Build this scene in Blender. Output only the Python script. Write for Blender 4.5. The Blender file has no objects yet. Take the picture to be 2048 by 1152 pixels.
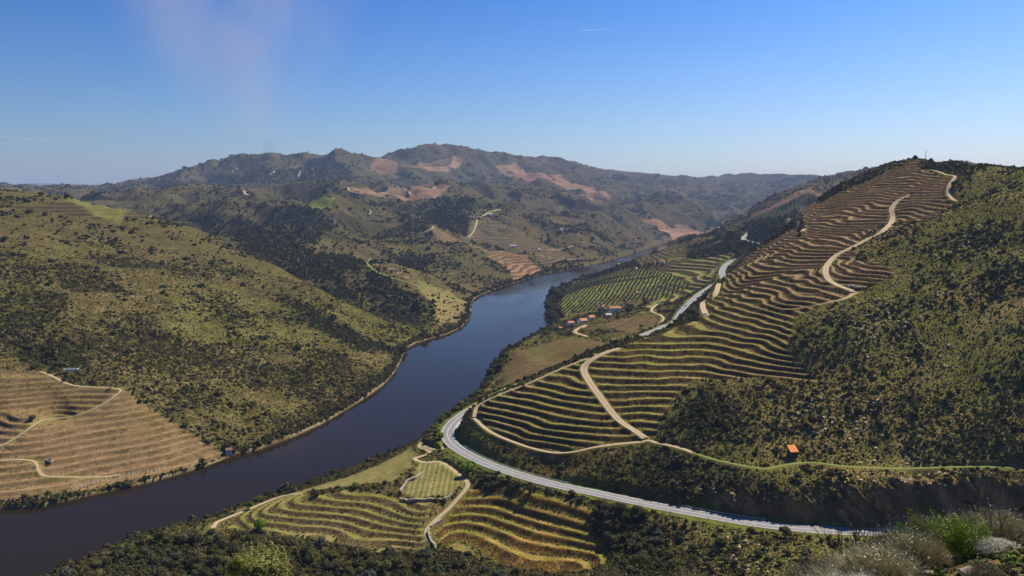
import bpy, bmesh, math, random, time
import numpy as np
from mathutils import Vector, Matrix
T0 = time.time()
R = math.radians
S = bpy.context.scene
random.seed(5); rng = np.random.default_rng(11)

# ------------------------------------------------------------------ camera, sky, sun, exposure
F = 1607.0; HC = 170.0; PITCH = math.atan(171 / F)
cam_d = bpy.data.cameras.new('camera'); cam = bpy.data.objects.new('camera', cam_d)
S.collection.objects.link(cam); S.camera = cam
cam_d.sensor_width = 36; cam_d.lens = F / 2048 * 36; cam_d.clip_start = 0.5; cam_d.clip_end = 120000
cam.location = (0, 0, HC); cam.rotation_euler = (R(90) - PITCH, 0, 0)
SUN_EL, SUN_AZ = R(47), R(44)            # azimuth clockwise from the view direction (+Y)
W = bpy.data.worlds.new('World'); S.world = W; W.use_nodes = True
nt = W.node_tree; bg = nt.nodes['Background']
sky = nt.nodes.new('ShaderNodeTexSky'); sky.sky_type = 'NISHITA'; sky.sun_disc = False
sky.sun_elevation = SUN_EL; sky.sun_rotation = SUN_AZ; sky.altitude = 300
sky.air_density = 1.0; sky.dust_density = 1.5; sky.ozone_density = 5.0
hs = nt.nodes.new('ShaderNodeHueSaturation'); hs.inputs['Saturation'].default_value = 1.12; hs.inputs['Value'].default_value = 1.0; gm = nt.nodes.new('ShaderNodeGamma'); gm.inputs[1].default_value = 1.25; tn = nt.nodes.new('ShaderNodeMix'); tn.data_type = 'RGBA'; tn.blend_type = 'MULTIPLY'; tn.inputs[0].default_value = 1; tcw = nt.nodes.new('ShaderNodeTexCoord'); sxw = nt.nodes.new('ShaderNodeSeparateXYZ'); nt.links.new(tcw.outputs['Generated'], sxw.inputs[0])
mrw = nt.nodes.new('ShaderNodeMapRange'); mrw.inputs[1].default_value = .02; mrw.inputs[2].default_value = .30; nt.links.new(sxw.outputs[2], mrw.inputs[0])
mxw = nt.nodes.new('ShaderNodeMix'); mxw.data_type = 'RGBA'; mxw.inputs[6].default_value = (1.02, .97, 1.0, 1); mxw.inputs[7].default_value = (.20, .60, .97, 1); nt.links.new(mrw.outputs[0], mxw.inputs[0]); nt.links.new(mxw.outputs[2], tn.inputs[7])   # deep spring blue overhead, pale at the horizon
nt.links.new(sky.outputs[0], hs.inputs['Color']); nt.links.new(hs.outputs[0], gm.inputs[0]); nt.links.new(gm.outputs[0], tn.inputs[6]); nt.links.new(tn.outputs[2], bg.inputs[0]); bg.inputs[1].default_value = 0.0505
sl = bpy.data.lights.new('sun', 'SUN'); sl.energy = 5.0; sl.angle = R(0.5); sl.color = (1, .89, .71)
so = bpy.data.objects.new('sun', sl); S.collection.objects.link(so)
sdir = Vector((math.sin(SUN_AZ) * math.cos(SUN_EL), math.cos(SUN_AZ) * math.cos(SUN_EL), math.sin(SUN_EL)))
so.rotation_euler = sdir.to_track_quat('Z', 'Y').to_euler()
S.view_settings.view_transform = 'Standard'; S.view_settings.look = 'None'
S.view_settings.exposure = 0.55; S.view_settings.gamma = 1.0
S.cycles.max_bounces = 5; S.cycles.diffuse_bounces = 2; S.cycles.glossy_bounces = 2
S.cycles.transparent_max_bounces = 6; S.cycles.volume_bounces = 0

# ------------------------------------------------------------------ helpers: rays, noise, geometry
cp, sp = math.cos(PITCH), math.sin(PITCH)
def ray(px, py):
    a = (px - 1024) / F; b = -(py - 576) / F
    return a, cp + b * sp, -sp + b * cp
def uv_of(x, y): return np.arctan2(x, y), np.log(np.hypot(x, y))
def P(px, py, d=None, z=None):          # a photo pixel + forward distance or height -> world point
    x, y, w = ray(px, py)
    t = d / y if d is not None else (z - HC) / w
    return (x * t, y * t, HC + w * t)
def H(px, d, z):                        # a point out of sight, by azimuth
    return ((px - 1024) / F * d, d, z)

def _h(ix, iy, s):
    n = (ix.astype(np.int64) * 374761393 + iy.astype(np.int64) * 668265263 + s * 144269504) & 0x7fffffff
    n = ((n ^ (n >> 13)) * 1274126177) & 0x7fffffff
    return ((n ^ (n >> 16)) & 0xffff) / 65535.0
def vn(x, y, s=0):
    x0 = np.floor(x); y0 = np.floor(y); fx = x - x0; fy = y - y0
    fx = fx * fx * fx * (fx * (fx * 6 - 15) + 10); fy = fy * fy * fy * (fy * (fy * 6 - 15) + 10)
    x0 = x0.astype(np.int64); y0 = y0.astype(np.int64)
    a = _h(x0, y0, s); b = _h(x0 + 1, y0, s); c = _h(x0, y0 + 1, s); d = _h(x0 + 1, y0 + 1, s)
    return (a + (b - a) * fx) * (1 - fy) + (c + (d - c) * fx) * fy
def fbm(x, y, wl, octv=4, s=0, gain=.5, minwl=None):
    """value noise 0..1-ish centred on 0; octaves shorter than minwl fade out"""
    r = 0; a = 1.; t = 0
    for k in range(octv):
        w = wl / 2 ** k
        c, q = math.cos(.7 * k + s), math.sin(.7 * k + s)
        n = vn((x * c - y * q) / w + 17.3 * k, (x * q + y * c) / w + 9.1 * k, s + k) - .5
        if minwl is not None: n = n * np.clip(w / minwl - 1, 0, 1)
        r = r + n * a; t += a; a *= gain
    return r / t * 2
def ss(a, b, x):
    t = np.clip((x - a) / (b - a), 0, 1); return t * t * (3 - 2 * t)
def smooth_line(pts, n=6):
    """Catmull-Rom through points (list of tuples)"""
    p = np.array(pts, float); out = []
    q = np.vstack([2 * p[0] - p[1], p, 2 * p[-1] - p[-2]])
    for i in range(1, len(q) - 2):
        for t in np.linspace(0, 1, n, endpoint=False):
            out.append(.5 * ((2 * q[i]) + (-q[i-1] + q[i+1]) * t + (2*q[i-1] - 5*q[i] + 4*q[i+1] - q[i+2]) * t*t + (-q[i-1] + 3*q[i] - 3*q[i+1] + q[i+2]) * t**3))
    out.append(q[-2]); return np.array(out)

# ------------------------------------------------------------------ river outline (water level z = 0)
LB = [(-160,1050),(0,1020),(70,1016),(130,1003),(300,965),(400,937),(470,910),(500,905),(560,885),(650,845),(740,790),(775,762),(795,735),(815,697),
      (850,681),(890,670),(922,654),(940,632),(944,605),(962,590),(1000,575),(1040,563),(1085,548),(1150,537),(1230,518),(1300,496),(1340,484),(1385,473)]
RB = [(-160,1250),(60,1170),(110,1146),(200,1106),(290,1070),(400,1045),(500,1008),(600,975),(700,940),(800,900),(845,880),(885,848),(930,808),(965,770),(985,730),(1010,705),
      (1045,684),(1085,660),(1112,640),(1106,622),(1093,602),(1100,590),(1130,572),(1180,550),(1238,534),(1255,525),(1300,511),(1345,496),(1385,484)]
lbw = smooth_line([P(a, b, z=0)[:2] for a, b in LB]); rbw = smooth_line([P(a, b, z=0)[:2] for a, b in RB])
riv = np.vstack([lbw, rbw[::-1]])

# ------------------------------------------------------------------ the lie of the land: surveyed points
C = []
def add(*a): C.extend(a)
for a, b in LB: C.append(P(a, b, z=1.0))
for a, b in RB: C.append(P(a, b, z=1.0))
mid = [((lbw[int(i*(len(lbw)-1))] + rbw[int(i*(len(rbw)-1))]) / 2) for i in np.linspace(0.02, .98, 22)]
for m in mid: C.append((m[0], m[1], -6))
pd = [  # px, py, forward distance : visible ground
 # left hill, near
 (0,385,1250),(100,395,1250),(200,411,1250),(300,433,1230),(400,461,1200),(480,496,1160),(550,531,1120),(640,575,1060),(700,610,1020),(760,648,985),
 (0,500,900),(200,500,980),(300,560,880),(400,530,1020),(500,590,960),(600,640,900),(700,690,860),
 (0,600,740),(120,600,750),(200,600,760),(400,620,840),(500,700,740),(600,700,760),(700,760,720),
 (0,680,640),(100,700,630),(250,690,650),(400,720,690),(550,780,660),
 (0,750,570),(100,750,575),(170,770,570),(240,780,565),(330,800,580),(400,850,555),(500,840,585),
 (0,850,515),(60,830,525),(110,850,540),(200,870,520),(300,890,520),(0,930,478),(100,930,485),(200,940,490),(420,905,535),
 # spurs and hills further up the left bank
 (735,526,1500),(790,533,1460),(830,560,1340),(860,600,1230),(868,640,1120),(800,640,1080),(740,590,1200),(660,545,1330),(620,575,1180),(900,590,1400),(900,625,1240),(850,550,1450),
 (560,500,1550),(640,480,1750),(600,440,2050),(540,450,1900),(450,430,2250),(650,395,2500),(560,410,2350),(500,400,2450),(490,372,3000),(420,395,2700),(370,425,2400),
 (740,420,2500),(700,450,2150),(750,480,1950),(800,500,1850),(850,455,2350),(900,475,2150),(960,500,1980),(1020,535,1850),(930,545,1700),(850,500,1900),(880,520,1800),
 (1000,415,3000),(940,420,2850),(970,435,2750),(1060,470,2600),(1000,480,2400),(1080,500,2250),(1150,520,2200),(1120,480,2700),(1200,500,2550),
 (1080,440,3300),(1150,450,3200),(1220,480,3000),(1200,430,3600),(1260,450,3700),(1300,480,3300),(1280,435,4000),(1340,450,4200),(1400,462,4200),(1440,440,4600),
 (700,372,3500),(740,388,3200),(800,396,3050),(860,375,3400),(880,368,3500),(900,395,3200),(950,395,3500),(820,430,2700),(900,435,2700),
 (560,380,3300),(400,380,3500),(320,400,3300),(260,400,3800),(200,385,4200),(100,386,4600),(50,378,5000),(0,375,5000),(120,376,5200),(230,377,5200),
 # far mountains
 (330,360,5500),(400,338,5500),(460,320,5500),(530,314,5500),(560,320,5500),(585,315,5500),(625,322,5400),(680,308,5200),(720,322,5200),(745,345,5000),
 (300,368,5400),(400,362,5000),(500,355,4900),(600,362,4800),(690,360,4700),(500,335,5200),(620,340,5100),
 (750,328,6000),(790,305,6100),(820,298,6200),(860,300,6200),(900,295,6200),(950,305,6200),(1010,317,6300),(850,335,5600),(950,335,5700),(800,360,5000),(900,360,5000),
 (1050,320,6900),(1110,322,7200),(1160,335,7200),(1210,349,7200),(1050,345,5800),(1130,360,5400),(1000,360,5000),(1000,385,4300),(1100,385,4600),(1190,385,5000),(1220,402,4700),(1150,400,4400),
 (1240,348,7600),(1320,356,7600),(1400,360,7600),(1440,356,7600),(1500,352,7600),(1545,357,7600),(1585,357,7600),(1625,368,7800),
 (1400,390,6200),(1500,385,6200),(1560,380,6400),(1262,402,4600),(1310,390,4700),(1380,406,4700),(1430,432,4600),(1470,405,5600),(1540,405,5600),
 # right bank, flat shelf and groves
 (1080,720,806),(1150,700,835),(1200,690,845),(1250,670,890),(1150,652,1000),(1220,622,1075),(1300,640,975),(1290,600,1150),(1200,570,1400),(1140,592,1360),(1240,540,1680),
 (1300,560,1370),(1350,525,1520),(1300,520,1800),(1340,500,2000),(1400,560,1250),(1330,600,1110),(1040,700,800),(1070,735,760),
 (1350,645,899),(1395,592,1065),(1447,560,1202),(1455,526,1392),(1425,540,1380),(1400,515,1560),(1460,508,1520),(1530,490,1474),(1487,477,1651),
 (1540,455,1600),(1580,438,1620),(1480,500,1470),(1400,480,1950),(1440,460,2150),(1480,452,2150),(1375,482,2300),
 (1500,430,2600),(1560,402,2850),(1620,372,3100),(1680,366,3200),(1740,347,3500),(1600,395,2450),(1540,430,2200),
 # terraced hill
 (1300,882,440),(1140,904,440),(1050,890,455),(980,863,478),(950,835,500),(962,812,512),(1000,790,520),(1060,767,524),(1120,740,526),(1180,714,530),(1240,696,540),(1290,680,552),(1350,655,580),(1400,633,620),
 (1100,850,463),(1100,800,488),(1200,850,456),(1200,780,485),(1300,800,475),(1300,750,500),(1300,700,535),(1400,750,500),(1400,700,535),
 (1412,600,680),(1440,560,750),(1480,522,820),(1540,485,900),(1580,440,960),(1640,405,1000),(1700,377,1000),(1760,350,980),(1800,336,950),(1840,321,900),
 (1500,600,600),(1500,650,555),(1500,700,515),(1500,560,660),(1600,650,520),(1600,700,486),(1600,560,600),(1600,500,680),(1660,450,760),(1700,400,830),(1700,500,650),(1700,590,540),(1790,545,560),(1800,440,730),(1800,380,810),(1880,420,690),(1905,350,790),(1850,340,840),
 # scrub hill on the right
 (1900,326,820),(1960,328,745),(2048,330,665),(2160,332,625),(2300,335,600),
 (2048,400,588),(2048,500,529),(1900,500,560),(1800,600,520),(1900,600,502),(2048,600,480),(1700,680,480),(1800,700,466),(1900,700,456),(2048,700,439),
 (1450,800,462),(1600,800,440),(1700,800,434),(1800,800,428),(1900,800,420),(2048,800,405),(1400,850,434),(1500,870,420),(1585,905,402),(1700,880,407),(1850,900,395),(2048,900,375),
 (1400,910,412),(1520,937,392),(1620,925,393),(1750,935,388),(1850,942,384),(2048,935,370),(2200,700,420),(2200,900,362),(2200,500,500),(1500,750,480),(1600,750,470),
 (1500,985,375),(1600,993,369),(1700,985,366),(1800,985,362),(1900,985,358),(2048,985,345),(1400,972,390),(1300,940,410),(1200,930,424),(1100,930,440),
 # the road and the fields under it
 (893,850,528),(900,882,492),(950,917,460),(1010,940,440),(1080,962,424),(1200,988,402),(1320,1013,385),(1450,1037,371),(1560,1053,361),(1700,1063,356),(1820,1062,356),
 (935,982,421),
 (840,925,460),(840,985,420),(430,1050,402),(700,965,440),(830,890,510),(900,930,455),
 (1300,1060,368),(1400,1100,345),(1250,1140,342),(1500,1090,343),(1600,1090,338),(1400,1150,325),(1600,1150,312),
 (800,1130,352),(600,1110,362),(500,1110,366),(400,1110,368),(300,1110,371),(200,1135,368),
]
for a, b, d in pd: C.append(P(a, b, d=d) if b < 470 else P(a, b, z=HC - (b - 405) / F * d))
hid = [  # azimuth px, distance, height: ground hidden behind ridges and under the frame
 (0,1500,110),(100,1500,100),(200,1500,95),(300,1450,90),(400,1430,70),(480,1380,50),(550,1330,38),(640,1240,22),(710,1120,10),(0,2000,150),(200,2100,120),(300,2300,110),(0,3000,180),(150,3000,165),
 (0,6200,230),(200,6200,220),(330,6800,240),(460,6800,300),(600,6800,320),(720,6600,330),(900,7800,420),(1100,8800,380),(1300,9500,300),(1500,9500,290),(1620,9500,260),
 (640,2950,160),(490,3500,200),(740,2200,85),(860,2700,90),(960,2250,45),(980,3300,120),(740,1750,45),(830,1600,22),
 (1180,640,32),(1100,620,26),(1060,600,28),(1240,700,34),(1290,740,38),(1350,800,36),(1400,830,40),(1412,900,48),(1440,980,52),(1480,1080,70),(1540,1180,85),(1580,1240,100),(1640,1300,120),(1700,1350,140),(1760,1350,150),(1840,1250,165),
 (1640,1800,130),(1740,2200,150),(1840,1800,160),(1900,960,188),(1960,880,185),(2048,790,182),(2200,730,175),(2300,700,165),(1960,1200,170),(2048,1100,165),(2200,1000,160),(1300,5400,110),(1380,5600,115),(1440,5400,105),(700,4200,190),(870,4100,200),(560,4000,190),(400,4300,190),(800,2450,80),(600,2550,110),(500,2150,70),(400,2150,70),(1840,2600,210),(2048,2500,210),(1740,4300,200),(1900,4000,240),(2048,5000,300),
 (1500,3200,100),(1620,3900,160),(1400,2900,40),
 (1900,340,24),(2048,322,26),(2200,300,30),
 (0,330,8),(300,310,8),(600,300,8),(900,300,12),(1200,300,15),(1500,275,18),(1800,270,22),(2048,255,26),
 (0,200,62),(400,200,62),(800,200,62),(1200,200,60),(1600,200,58),(2048,200,56),(0,100,115),(500,100,114),(1024,100,112),(1500,100,112),(2048,100,112),
 (-200,250,25),(-200,350,5),(2300,200,60),(2300,100,115),
 (0,40,147),(500,40,146),(1024,40,146),(1500,40,146),(1600,40,147),(1760,30,153.5),(1900,30,155.5),(2048,30,156.6),(2200,30,157),(0,15,161),(1024,15,160.5),(1800,15,161.5),(2048,15,162),(2300,40,152),
 (-300,900,130),(-300,600,100),(-300,1300,190),(2400,600,210),(2400,350,80),(0,12000,250),(700,12000,250),(1400,12000,250),(2048,12000,250),(-300,5000,200),(-300,480,10),
]
for a, d, z in hid: C.append(H(a, d, z))
for a, b, d in [(1600,366,16000),(1660,364,16000),(1720,362,16000),(1500,364,16000),(1300,375,16000),(1800,360,16000),(2000,368,16000)]: C.append(P(a, b, d=d))
for a, b, z in [(600,1000,14),(720,1015,14),(860,1040,14),(520,1030,10),(700,1055,10),(850,1075,10),(450,1060,6),(540,1065,7),(640,1078,7),(800,1100,7),(700,984,17),(800,1000,17),(868,1012,17.5),(860,1100,7),
 (960,990,17.5),(1180,1042,17.5),(1060,1012,17.5),(920,1020,13.5),(1060,1045,13.5),(1190,1076,13.5),(890,1050,10),(1050,1080,10),(1200,1105,10),(890,1082,6.5),(1000,1112,6.5),(1150,1136,6.5)]: C.append(P(a, b, z=z))
C = np.array(C); cu, cv = uv_of(C[:, 0], C[:, 1]); ce = (C[:, 2] - HC) / np.exp(cv)
EPS2 = .012 ** 2
def kern(du, dv): return np.sqrt(du * du + dv * dv + EPS2)
A = kern(cu[:, None] - cu[None], cv[:, None] - cv[None]); n = len(C)
M = np.zeros((n + 3, n + 3)); M[:n, :n] = A; M[:n, n] = 1; M[:n, n+1] = cu; M[:n, n+2] = cv; M[n:, :n] = M[:n, n:].T
M[:n, :n] -= np.eye(n) * 0.0006
wts = np.linalg.solve(M, np.concatenate([ce, [0, 0, 0]]))
print('rbf residual px', np.abs(A @ wts[:n] + wts[n] + wts[n+1]*cu + wts[n+2]*cv - ce).max() * F, 'controls', n)

# the ground grid: polar, finer where the valley is
QL = globals().get('QUALITY', 1.0)
U = np.linspace(-.70, .70, int(1300 * QL))
def seg(a, b, dv): return np.arange(math.log(a), math.log(b), dv / QL)
V = np.concatenate([seg(6, 320, .012), seg(320, 1000, .0016), seg(1000, 2000, .002), seg(2000, 8000, .0032), seg(8000, 20000, .008)])
# coarse evaluation then bilinear lift
Uc = np.linspace(-.70, .70, 420); Vc = np.concatenate([seg(5.9, 320, .03), np.arange(math.log(320), math.log(8000), .005), np.arange(math.log(8000), math.log(21000), .02)])
E = np.empty((len(Vc), len(Uc)))
for i in range(0, len(Vc), 16):
    vv = Vc[i:i+16]; uu, v2 = np.meshgrid(Uc, vv)
    k = kern(uu.ravel()[:, None] - cu[None], v2.ravel()[:, None] - cv[None]) @ wts[:n]
    E[i:i+16] = (k + wts[n] + wts[n+1] * uu.ravel() + wts[n+2] * v2.ravel()).reshape(uu.shape)
def bil(G, Ug, Vg, u, v):
    i = np.clip(np.searchsorted(Vg, v) - 1, 0, len(Vg) - 2); j = np.clip(np.searchsorted(Ug, u) - 1, 0, len(Ug) - 2)
    a = np.clip((v - Vg[i]) / (Vg[i+1] - Vg[i]), 0, 1); b = np.clip((u - Ug[j]) / (Ug[j+1] - Ug[j]), 0, 1)
    return (G[i, j] * (1-b) + G[i, j+1] * b) * (1-a) + (G[i+1, j] * (1-b) + G[i+1, j+1] * b) * a
UU, VV = np.meshgrid(U, V); RR = np.exp(VV)
X = RR * np.sin(UU); Y = RR * np.cos(UU)
Z = HC + bil(E, Uc, Vc, UU, VV) * RR
print('grid', Z.shape, 'rbf done', time.time() - T0)

def dist_line(x, y, line, pad):
    """distance to a polyline, its parameter height and side, for points near it"""
    D = np.full(x.shape, 1e9); K = np.zeros(x.shape); Sd = np.zeros(x.shape)
    L = np.asarray(line)
    for i in range(len(L) - 1):
        ax, ay = L[i, :2]; bx, by = L[i+1, :2]
        m = (x > min(ax, bx) - pad) & (x < max(ax, bx) + pad) & (y > min(ay, by) - pad) & (y < max(ay, by) + pad)
        if not m.any(): continue
        xs = x[m]; ys = y[m]; dx, dy = bx - ax, by - ay; l2 = dx*dx + dy*dy + 1e-9
        t = np.clip(((xs - ax) * dx + (ys - ay) * dy) / l2, 0, 1)
        dd = np.hypot(xs - ax - t * dx, ys - ay - t * dy)
        o = D[m]; b = dd < o; o2 = np.where(b, dd, o); D[m] = o2
        kk = K[m]; K[m] = np.where(b, (L[i, 2] * (1-t) + L[i+1, 2] * t) if L.shape[1] > 2 else i + t, kk)
        s_ = Sd[m]; Sd[m] = np.where(b, np.sign((xs - ax) * dy - (ys - ay) * dx), s_)
    return D, K, Sd
def inpoly(x, y, poly):
    p = np.asarray(poly)[:, :2]; r = np.zeros(x.shape, bool)
    m = (x > p[:, 0].min()) & (x < p[:, 0].max()) & (y > p[:, 1].min()) & (y < p[:, 1].max())
    if not m.any(): return r
    xs = x[m]; ys = y[m]; c = np.zeros(xs.shape, bool)
    for i in range(len(p)):
        x1, y1 = p[i]; x2, y2 = p[i-1]
        if y1 == y2: continue
        c ^= ((y1 > ys) != (y2 > ys)) & (xs < (x2 - x1) * (ys - y1) / (y2 - y1) + x1)
    r[m] = c; return r

ZB = Z.copy()
# gullies and roughness (short waves are dropped where the grid cannot carry them)
cell = RR * .0025
inriv = inpoly(X, Y, riv)
rl = np.vstack([lbw, rbw[::-1]])
DR, _, _ = dist_line(X, Y, rl, 130); DR = np.minimum(DR, 130)
nm = ss(30, 120, np.where(inriv, 0, DR)) * .93 + .07
far = ss(900, 2600, RR); near = 1 - far
g1 = fbm(X, Y, 190, 4, 3, .5, cell * 2.5); rid = 1 - 2 * np.abs(fbm(X, Y, 150, 3, 8, .5, cell * 2.5))
g2 = fbm(X, Y, 620, 5, 21, .5, cell * 2.5); rid2 = 1 - 2.2 * np.abs(fbm(X, Y, 520, 5, 14, .55, cell * 2.5))
Z += nm * np.where(X > -60, ss(430, 560, RR), ss(380, 520, RR)) * (near * (g1 * 5 + (rid - .55) * 5) + far * ((g2 * 20 + (rid2 - .5) * 66) * ss(0, 1, (RR - 900) / 3500) + (1 - 2.2 * np.abs(fbm(X, Y, 330, 5, 19, .5, cell * 2.5)) - .5) * 30 * ss(1000, 1600, RR)))
Z += fbm(X, Y, 26, 4, 5, .6, cell * 2.5) * nm * (.8 + .5 * (RR > 340)) * ss(10, 60, RR)
# river carving
Z = np.where(inriv, np.minimum(-.35 * DR, -0.3), np.clip(Z, .5 * np.minimum(DR, 9) , 1.2 + .85 * DR + (DR > 120) * 9e3))
def zone_line(z_, x_, y_): return z_
Z0 = Z.copy()
def hgt(x, y): u, v = uv_of(np.asarray(x, float), np.asarray(y, float)); return bil(Z, U, V, u, v)
def G(px, py, grid=None):
    """where the line of sight through a photo pixel meets the ground"""
    x, y, w = ray(px, py); h = math.hypot(x, y); u = math.atan2(x, y); e = w / h
    g = Z0 if grid is None else grid
    j = min(max(np.searchsorted(U, u) - 1, 0), len(U) - 2); b = (u - U[j]) / (U[j+1] - U[j])
    col = (np.maximum(g[:, j], 0) * (1-b) + np.maximum(g[:, j+1], 0) * b - HC) / RR[:, 0]
    m = np.where((col >= e) & (V > math.log(200)))[0]
    if len(m) == 0:                       # just above a crest: take the crest
        k = int(np.argmax(np.where(V > math.log(200), col, -9))); r = RR[k, 0]
    else:
        k = m[0]; c0, c1 = col[k-1], col[k]; t = (e - c0) / (c1 - c0 + 1e-12); r = math.exp(V[k-1] * (1-t) + V[k] * t)
    return (r * math.sin(u), r * math.cos(u), float(HC + e * r))
def GP(pts): return [G(a, b) for a, b in pts]
print('noise done', time.time() - T0)

# ------------------------------------------------------------------ roads and tracks
def ways():
    w = []
    road = [P(a, b, z=z) for a, b, z in [(1035,772,27),(990,795,26),(945,818,25),(912,840,24.5),(896,862,24),(901,884,24),(930,906,24),(975,928,24),(1030,947,24),(1080,962,24),(1140,976,24),(1200,988,24),(1320,1013,24),(1450,1037,24),(1560,1053,24),(1700,1063,24),(1820,1062,24.5)]]
    road = [H(1412,1010,43), P(1350,645,z=36), H(1270,800,33), H(1160,690,30)] [1:] + road + [H(1960,345,26), H(2150,325,28)]
    w.append(('road', road, 8.6, 'asphalt', 1.0))
    w.append(('road', [H(1330,870,35), P(1350,645,z=36), P(1368,620,z=40), P(1395,592,z=46), P(1425,572,z=51), P(1447,560,z=54), P(1444,543,z=59), P(1458,525,z=66), H(1500,1440,76), H(1560,1490,86), P(1532,490,z=92), P(1505,484,z=95), P(1487,477,z=98), H(1500,1800,104)], 9.5, 'asphalt', 1.0))
    return w
WAYS = ways()
TR = [  # pixel tracks: points, width in metres
 ([(1290,876),(1270,862),(1235,838),(1205,800),(1180,765),(1168,735),(1195,712),(1240,695)], 5.0),
 ([(948,835),(957,812),(1000,789),(1060,766),(1120,739),(1180,713)], 2.3),
 ([(948,835),(980,863),(1050,890),(1140,904),(1200,893),(1270,885),(1300,881)], 2.6),
 ([(1300,881),(1330,889),(1385,905)], 2.8),
 ([(1818,389),(1795,402),(1783,420),(1785,440),(1768,460),(1735,478),(1700,497),(1668,514),(1652,535),(1658,560),(1700,580),(1712,582)], 4.5),
 ([(1712,582),(1690,597),(1640,608),(1570,622)], 3.2),
 ([(1838,340),(1880,344),(1910,350),(1898,372),(1897,388),(1912,404)], 3.0),
 ([(1580,430),(1595,442),(1612,456)], 4.0),
 ([(1412,632),(1406,608),(1430,590),(1438,565)], 4.5),
 ([(1175,672),(1150,664),(1172,650),(1165,656)], 5.0),
 ([(1290,668),(1325,642),(1322,630),(1303,622),(1315,610)], 3.5),
 ([(1237,532),(1255,520),(1290,508)], 7.0), ([(1237,532),(1280,537)], 5.0),
 ([(1385,905),(1430,920),(1520,937),(1560,932),(1620,925),(1700,932),(1850,942),(2048,935)], -2.0),
 ([(80,742),(110,755),(135,768),(165,773),(225,776),(241,782),(210,806),(160,828),(110,840),(70,848),(40,870),(0,895)], 1.9),
 ([(0,921),(65,921),(78,942),(90,952),(140,954),(210,954),(235,950)], 1.8),
 ([(425,1058),(440,1042),(490,1022),(560,995),(610,985)], 2.2),
 ([(845,885),(840,895),(862,905),(830,918),(850,925),(885,925),(925,955),(935,972),(905,1010),(855,1058),(863,1090)], 2.5),
 ([(850,893),(880,900),(893,888)], 2.5),
 ([(1495,433),(1490,425),(1510,412)], 8), ([(1600,388),(1625,372)], 9), ([(955,435),(975,425),(1005,414)], 9),

 ([(697,373),(699,382),(715,386),(745,391),(790,398)], 7), ([(803,377),(816,381),(828,389)], 6), ([(740,419),(741,427),(736,428)], 6), ([(868,452),(862,459),(842,466)], 6), ([(488,376),(491,384),(497,388)], 8),
 ([(478,334),(464,347)], 10), ([(560,337),(540,355)], 9), ([(604,336),(596,358)], 8), ([(627,336),(629,352)], 8), ([(872,368),(862,377),(855,381)], 6), ([(1005,345),(1055,346),(1110,362)], 6), ([(935,440),(945,432),(973,434)], 5), ([(935,475),(950,455),(955,437)], 5),
 ([(1095,500),(1140,493),(1145,490)], 5), ([(740,518),(736,527),(755,545),(800,560),(835,572),(848,590)], -4), ([(820,383),(770,382)], 5), ([(1455,470),(1440,482),(1395,500)], 3),
]
for pts, wd in TR:
    w3 = GP(pts)
    WAYS.append(('grass_path' if wd < 0 else 'dirt_track', w3, abs(wd), 'grasspath' if wd < 0 else 'dirt', .8))
ROADD = np.full(X.shape, 1e9)
WAYD = np.full(X.shape, 1e9)
lines = []
for k, (nm_, pts, wd, mt, fl) in enumerate(WAYS):
    L = smooth_line(pts, 8)
    if nm_ != 'road':                      # even out the climb
        z = hgt(L[:, 0], L[:, 1]); kz = np.array([1, 2, 3, 4, 3, 2, 1.]); kz /= kz.sum()
        for _ in range(3): z = np.convolve(np.pad(z, 3, 'edge'), kz, 'valid')
        L[:, 2] = z
    lines.append(L)

# ------------------------------------------------------------------ fields: outlines lie on the ground
FIELDS = {}
def field(name, pts): FIELDS.setdefault(name, []).append([p[:2] for p in GP(pts)])
field('terrace', [(944,836),(953,813),(1000,786),(1060,763),(1120,736),(1180,711),(1240,693),(1290,678),(1350,655),(1405,632),(1404,606),(1436,566),(1478,526),(1500,507),(1560,473),(1588,457),(1572,436),(1640,406),(1700,376),(1760,349),(1838,322),(1846,338),(1912,350),(1895,388),(1910,404),(1885,430),(1840,445),(1790,440),
   (1705,496),(1700,512),(1790,545),(1745,575),(1712,588),(1640,612),(1592,632),(1584,660),(1573,700),(1600,730),(1650,764),(1560,758),(1480,756),(1390,757),(1345,800),(1316,850),(1312,880),(1270,887),(1200,894),(1140,906),(1050,893),(980,866)])
field('lowterrace', [(938,978),(1000,984),(1100,1000),(1192,1025),(1182,1060),(1205,1095),(1228,1122),(1150,1142),(1050,1137),(960,1113),(880,1083),(866,1066),(905,1020)])
field('leftterrace', [(445,1052),(490,1020),(560,995),(640,990),(700,978),(830,992),(868,1008),(845,1056),(858,1092),(760,1108),(640,1082),(540,1066)])
field('rows', [(805,985),(838,926),(898,924),(930,965),(900,990),(840,998)])
field('bankvine', [(300,1072),(420,1050),(530,1003),(700,952),(825,892),(842,908),(825,930),(795,962),(700,972),(600,988),(480,1015),(430,1052)])
field('leftbank', [(-100,750),(0,742),(85,740),(135,764),(165,772),(240,776),(300,810),(350,848),(400,880),(462,905),(400,932),(300,955),(150,985),(0,1002),(-100,1015)])
field('shelf', [(1035,700),(1150,672),(1215,686),(1190,702),(1060,748),(1000,783),(1015,735)])
field('shelf', [(1190,650),(1310,617),(1325,640),(1290,668),(1240,660)])
field('olives', [(1118,632),(1112,610),(1142,568),(1240,540),(1330,545),(1385,568),(1330,596),(1250,602),(1180,622)])
field('vine2', [(1262,532),(1290,508),(1375,485),(1378,520),(1350,532)])
field('terr2', [(1300,572),(1340,532),(1400,515),(1475,503),(1450,530),(1432,555),(1400,578),(1340,606),(1270,636),(1330,580)])
field('vine3', [(1490,452),(1500,433),(1600,392),(1700,368),(1620,400),(1570,430)])
field('red', [(1500,428),(1560,402),(1625,374),(1740,347),(1750,352),(1640,385),(1560,410)])
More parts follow.
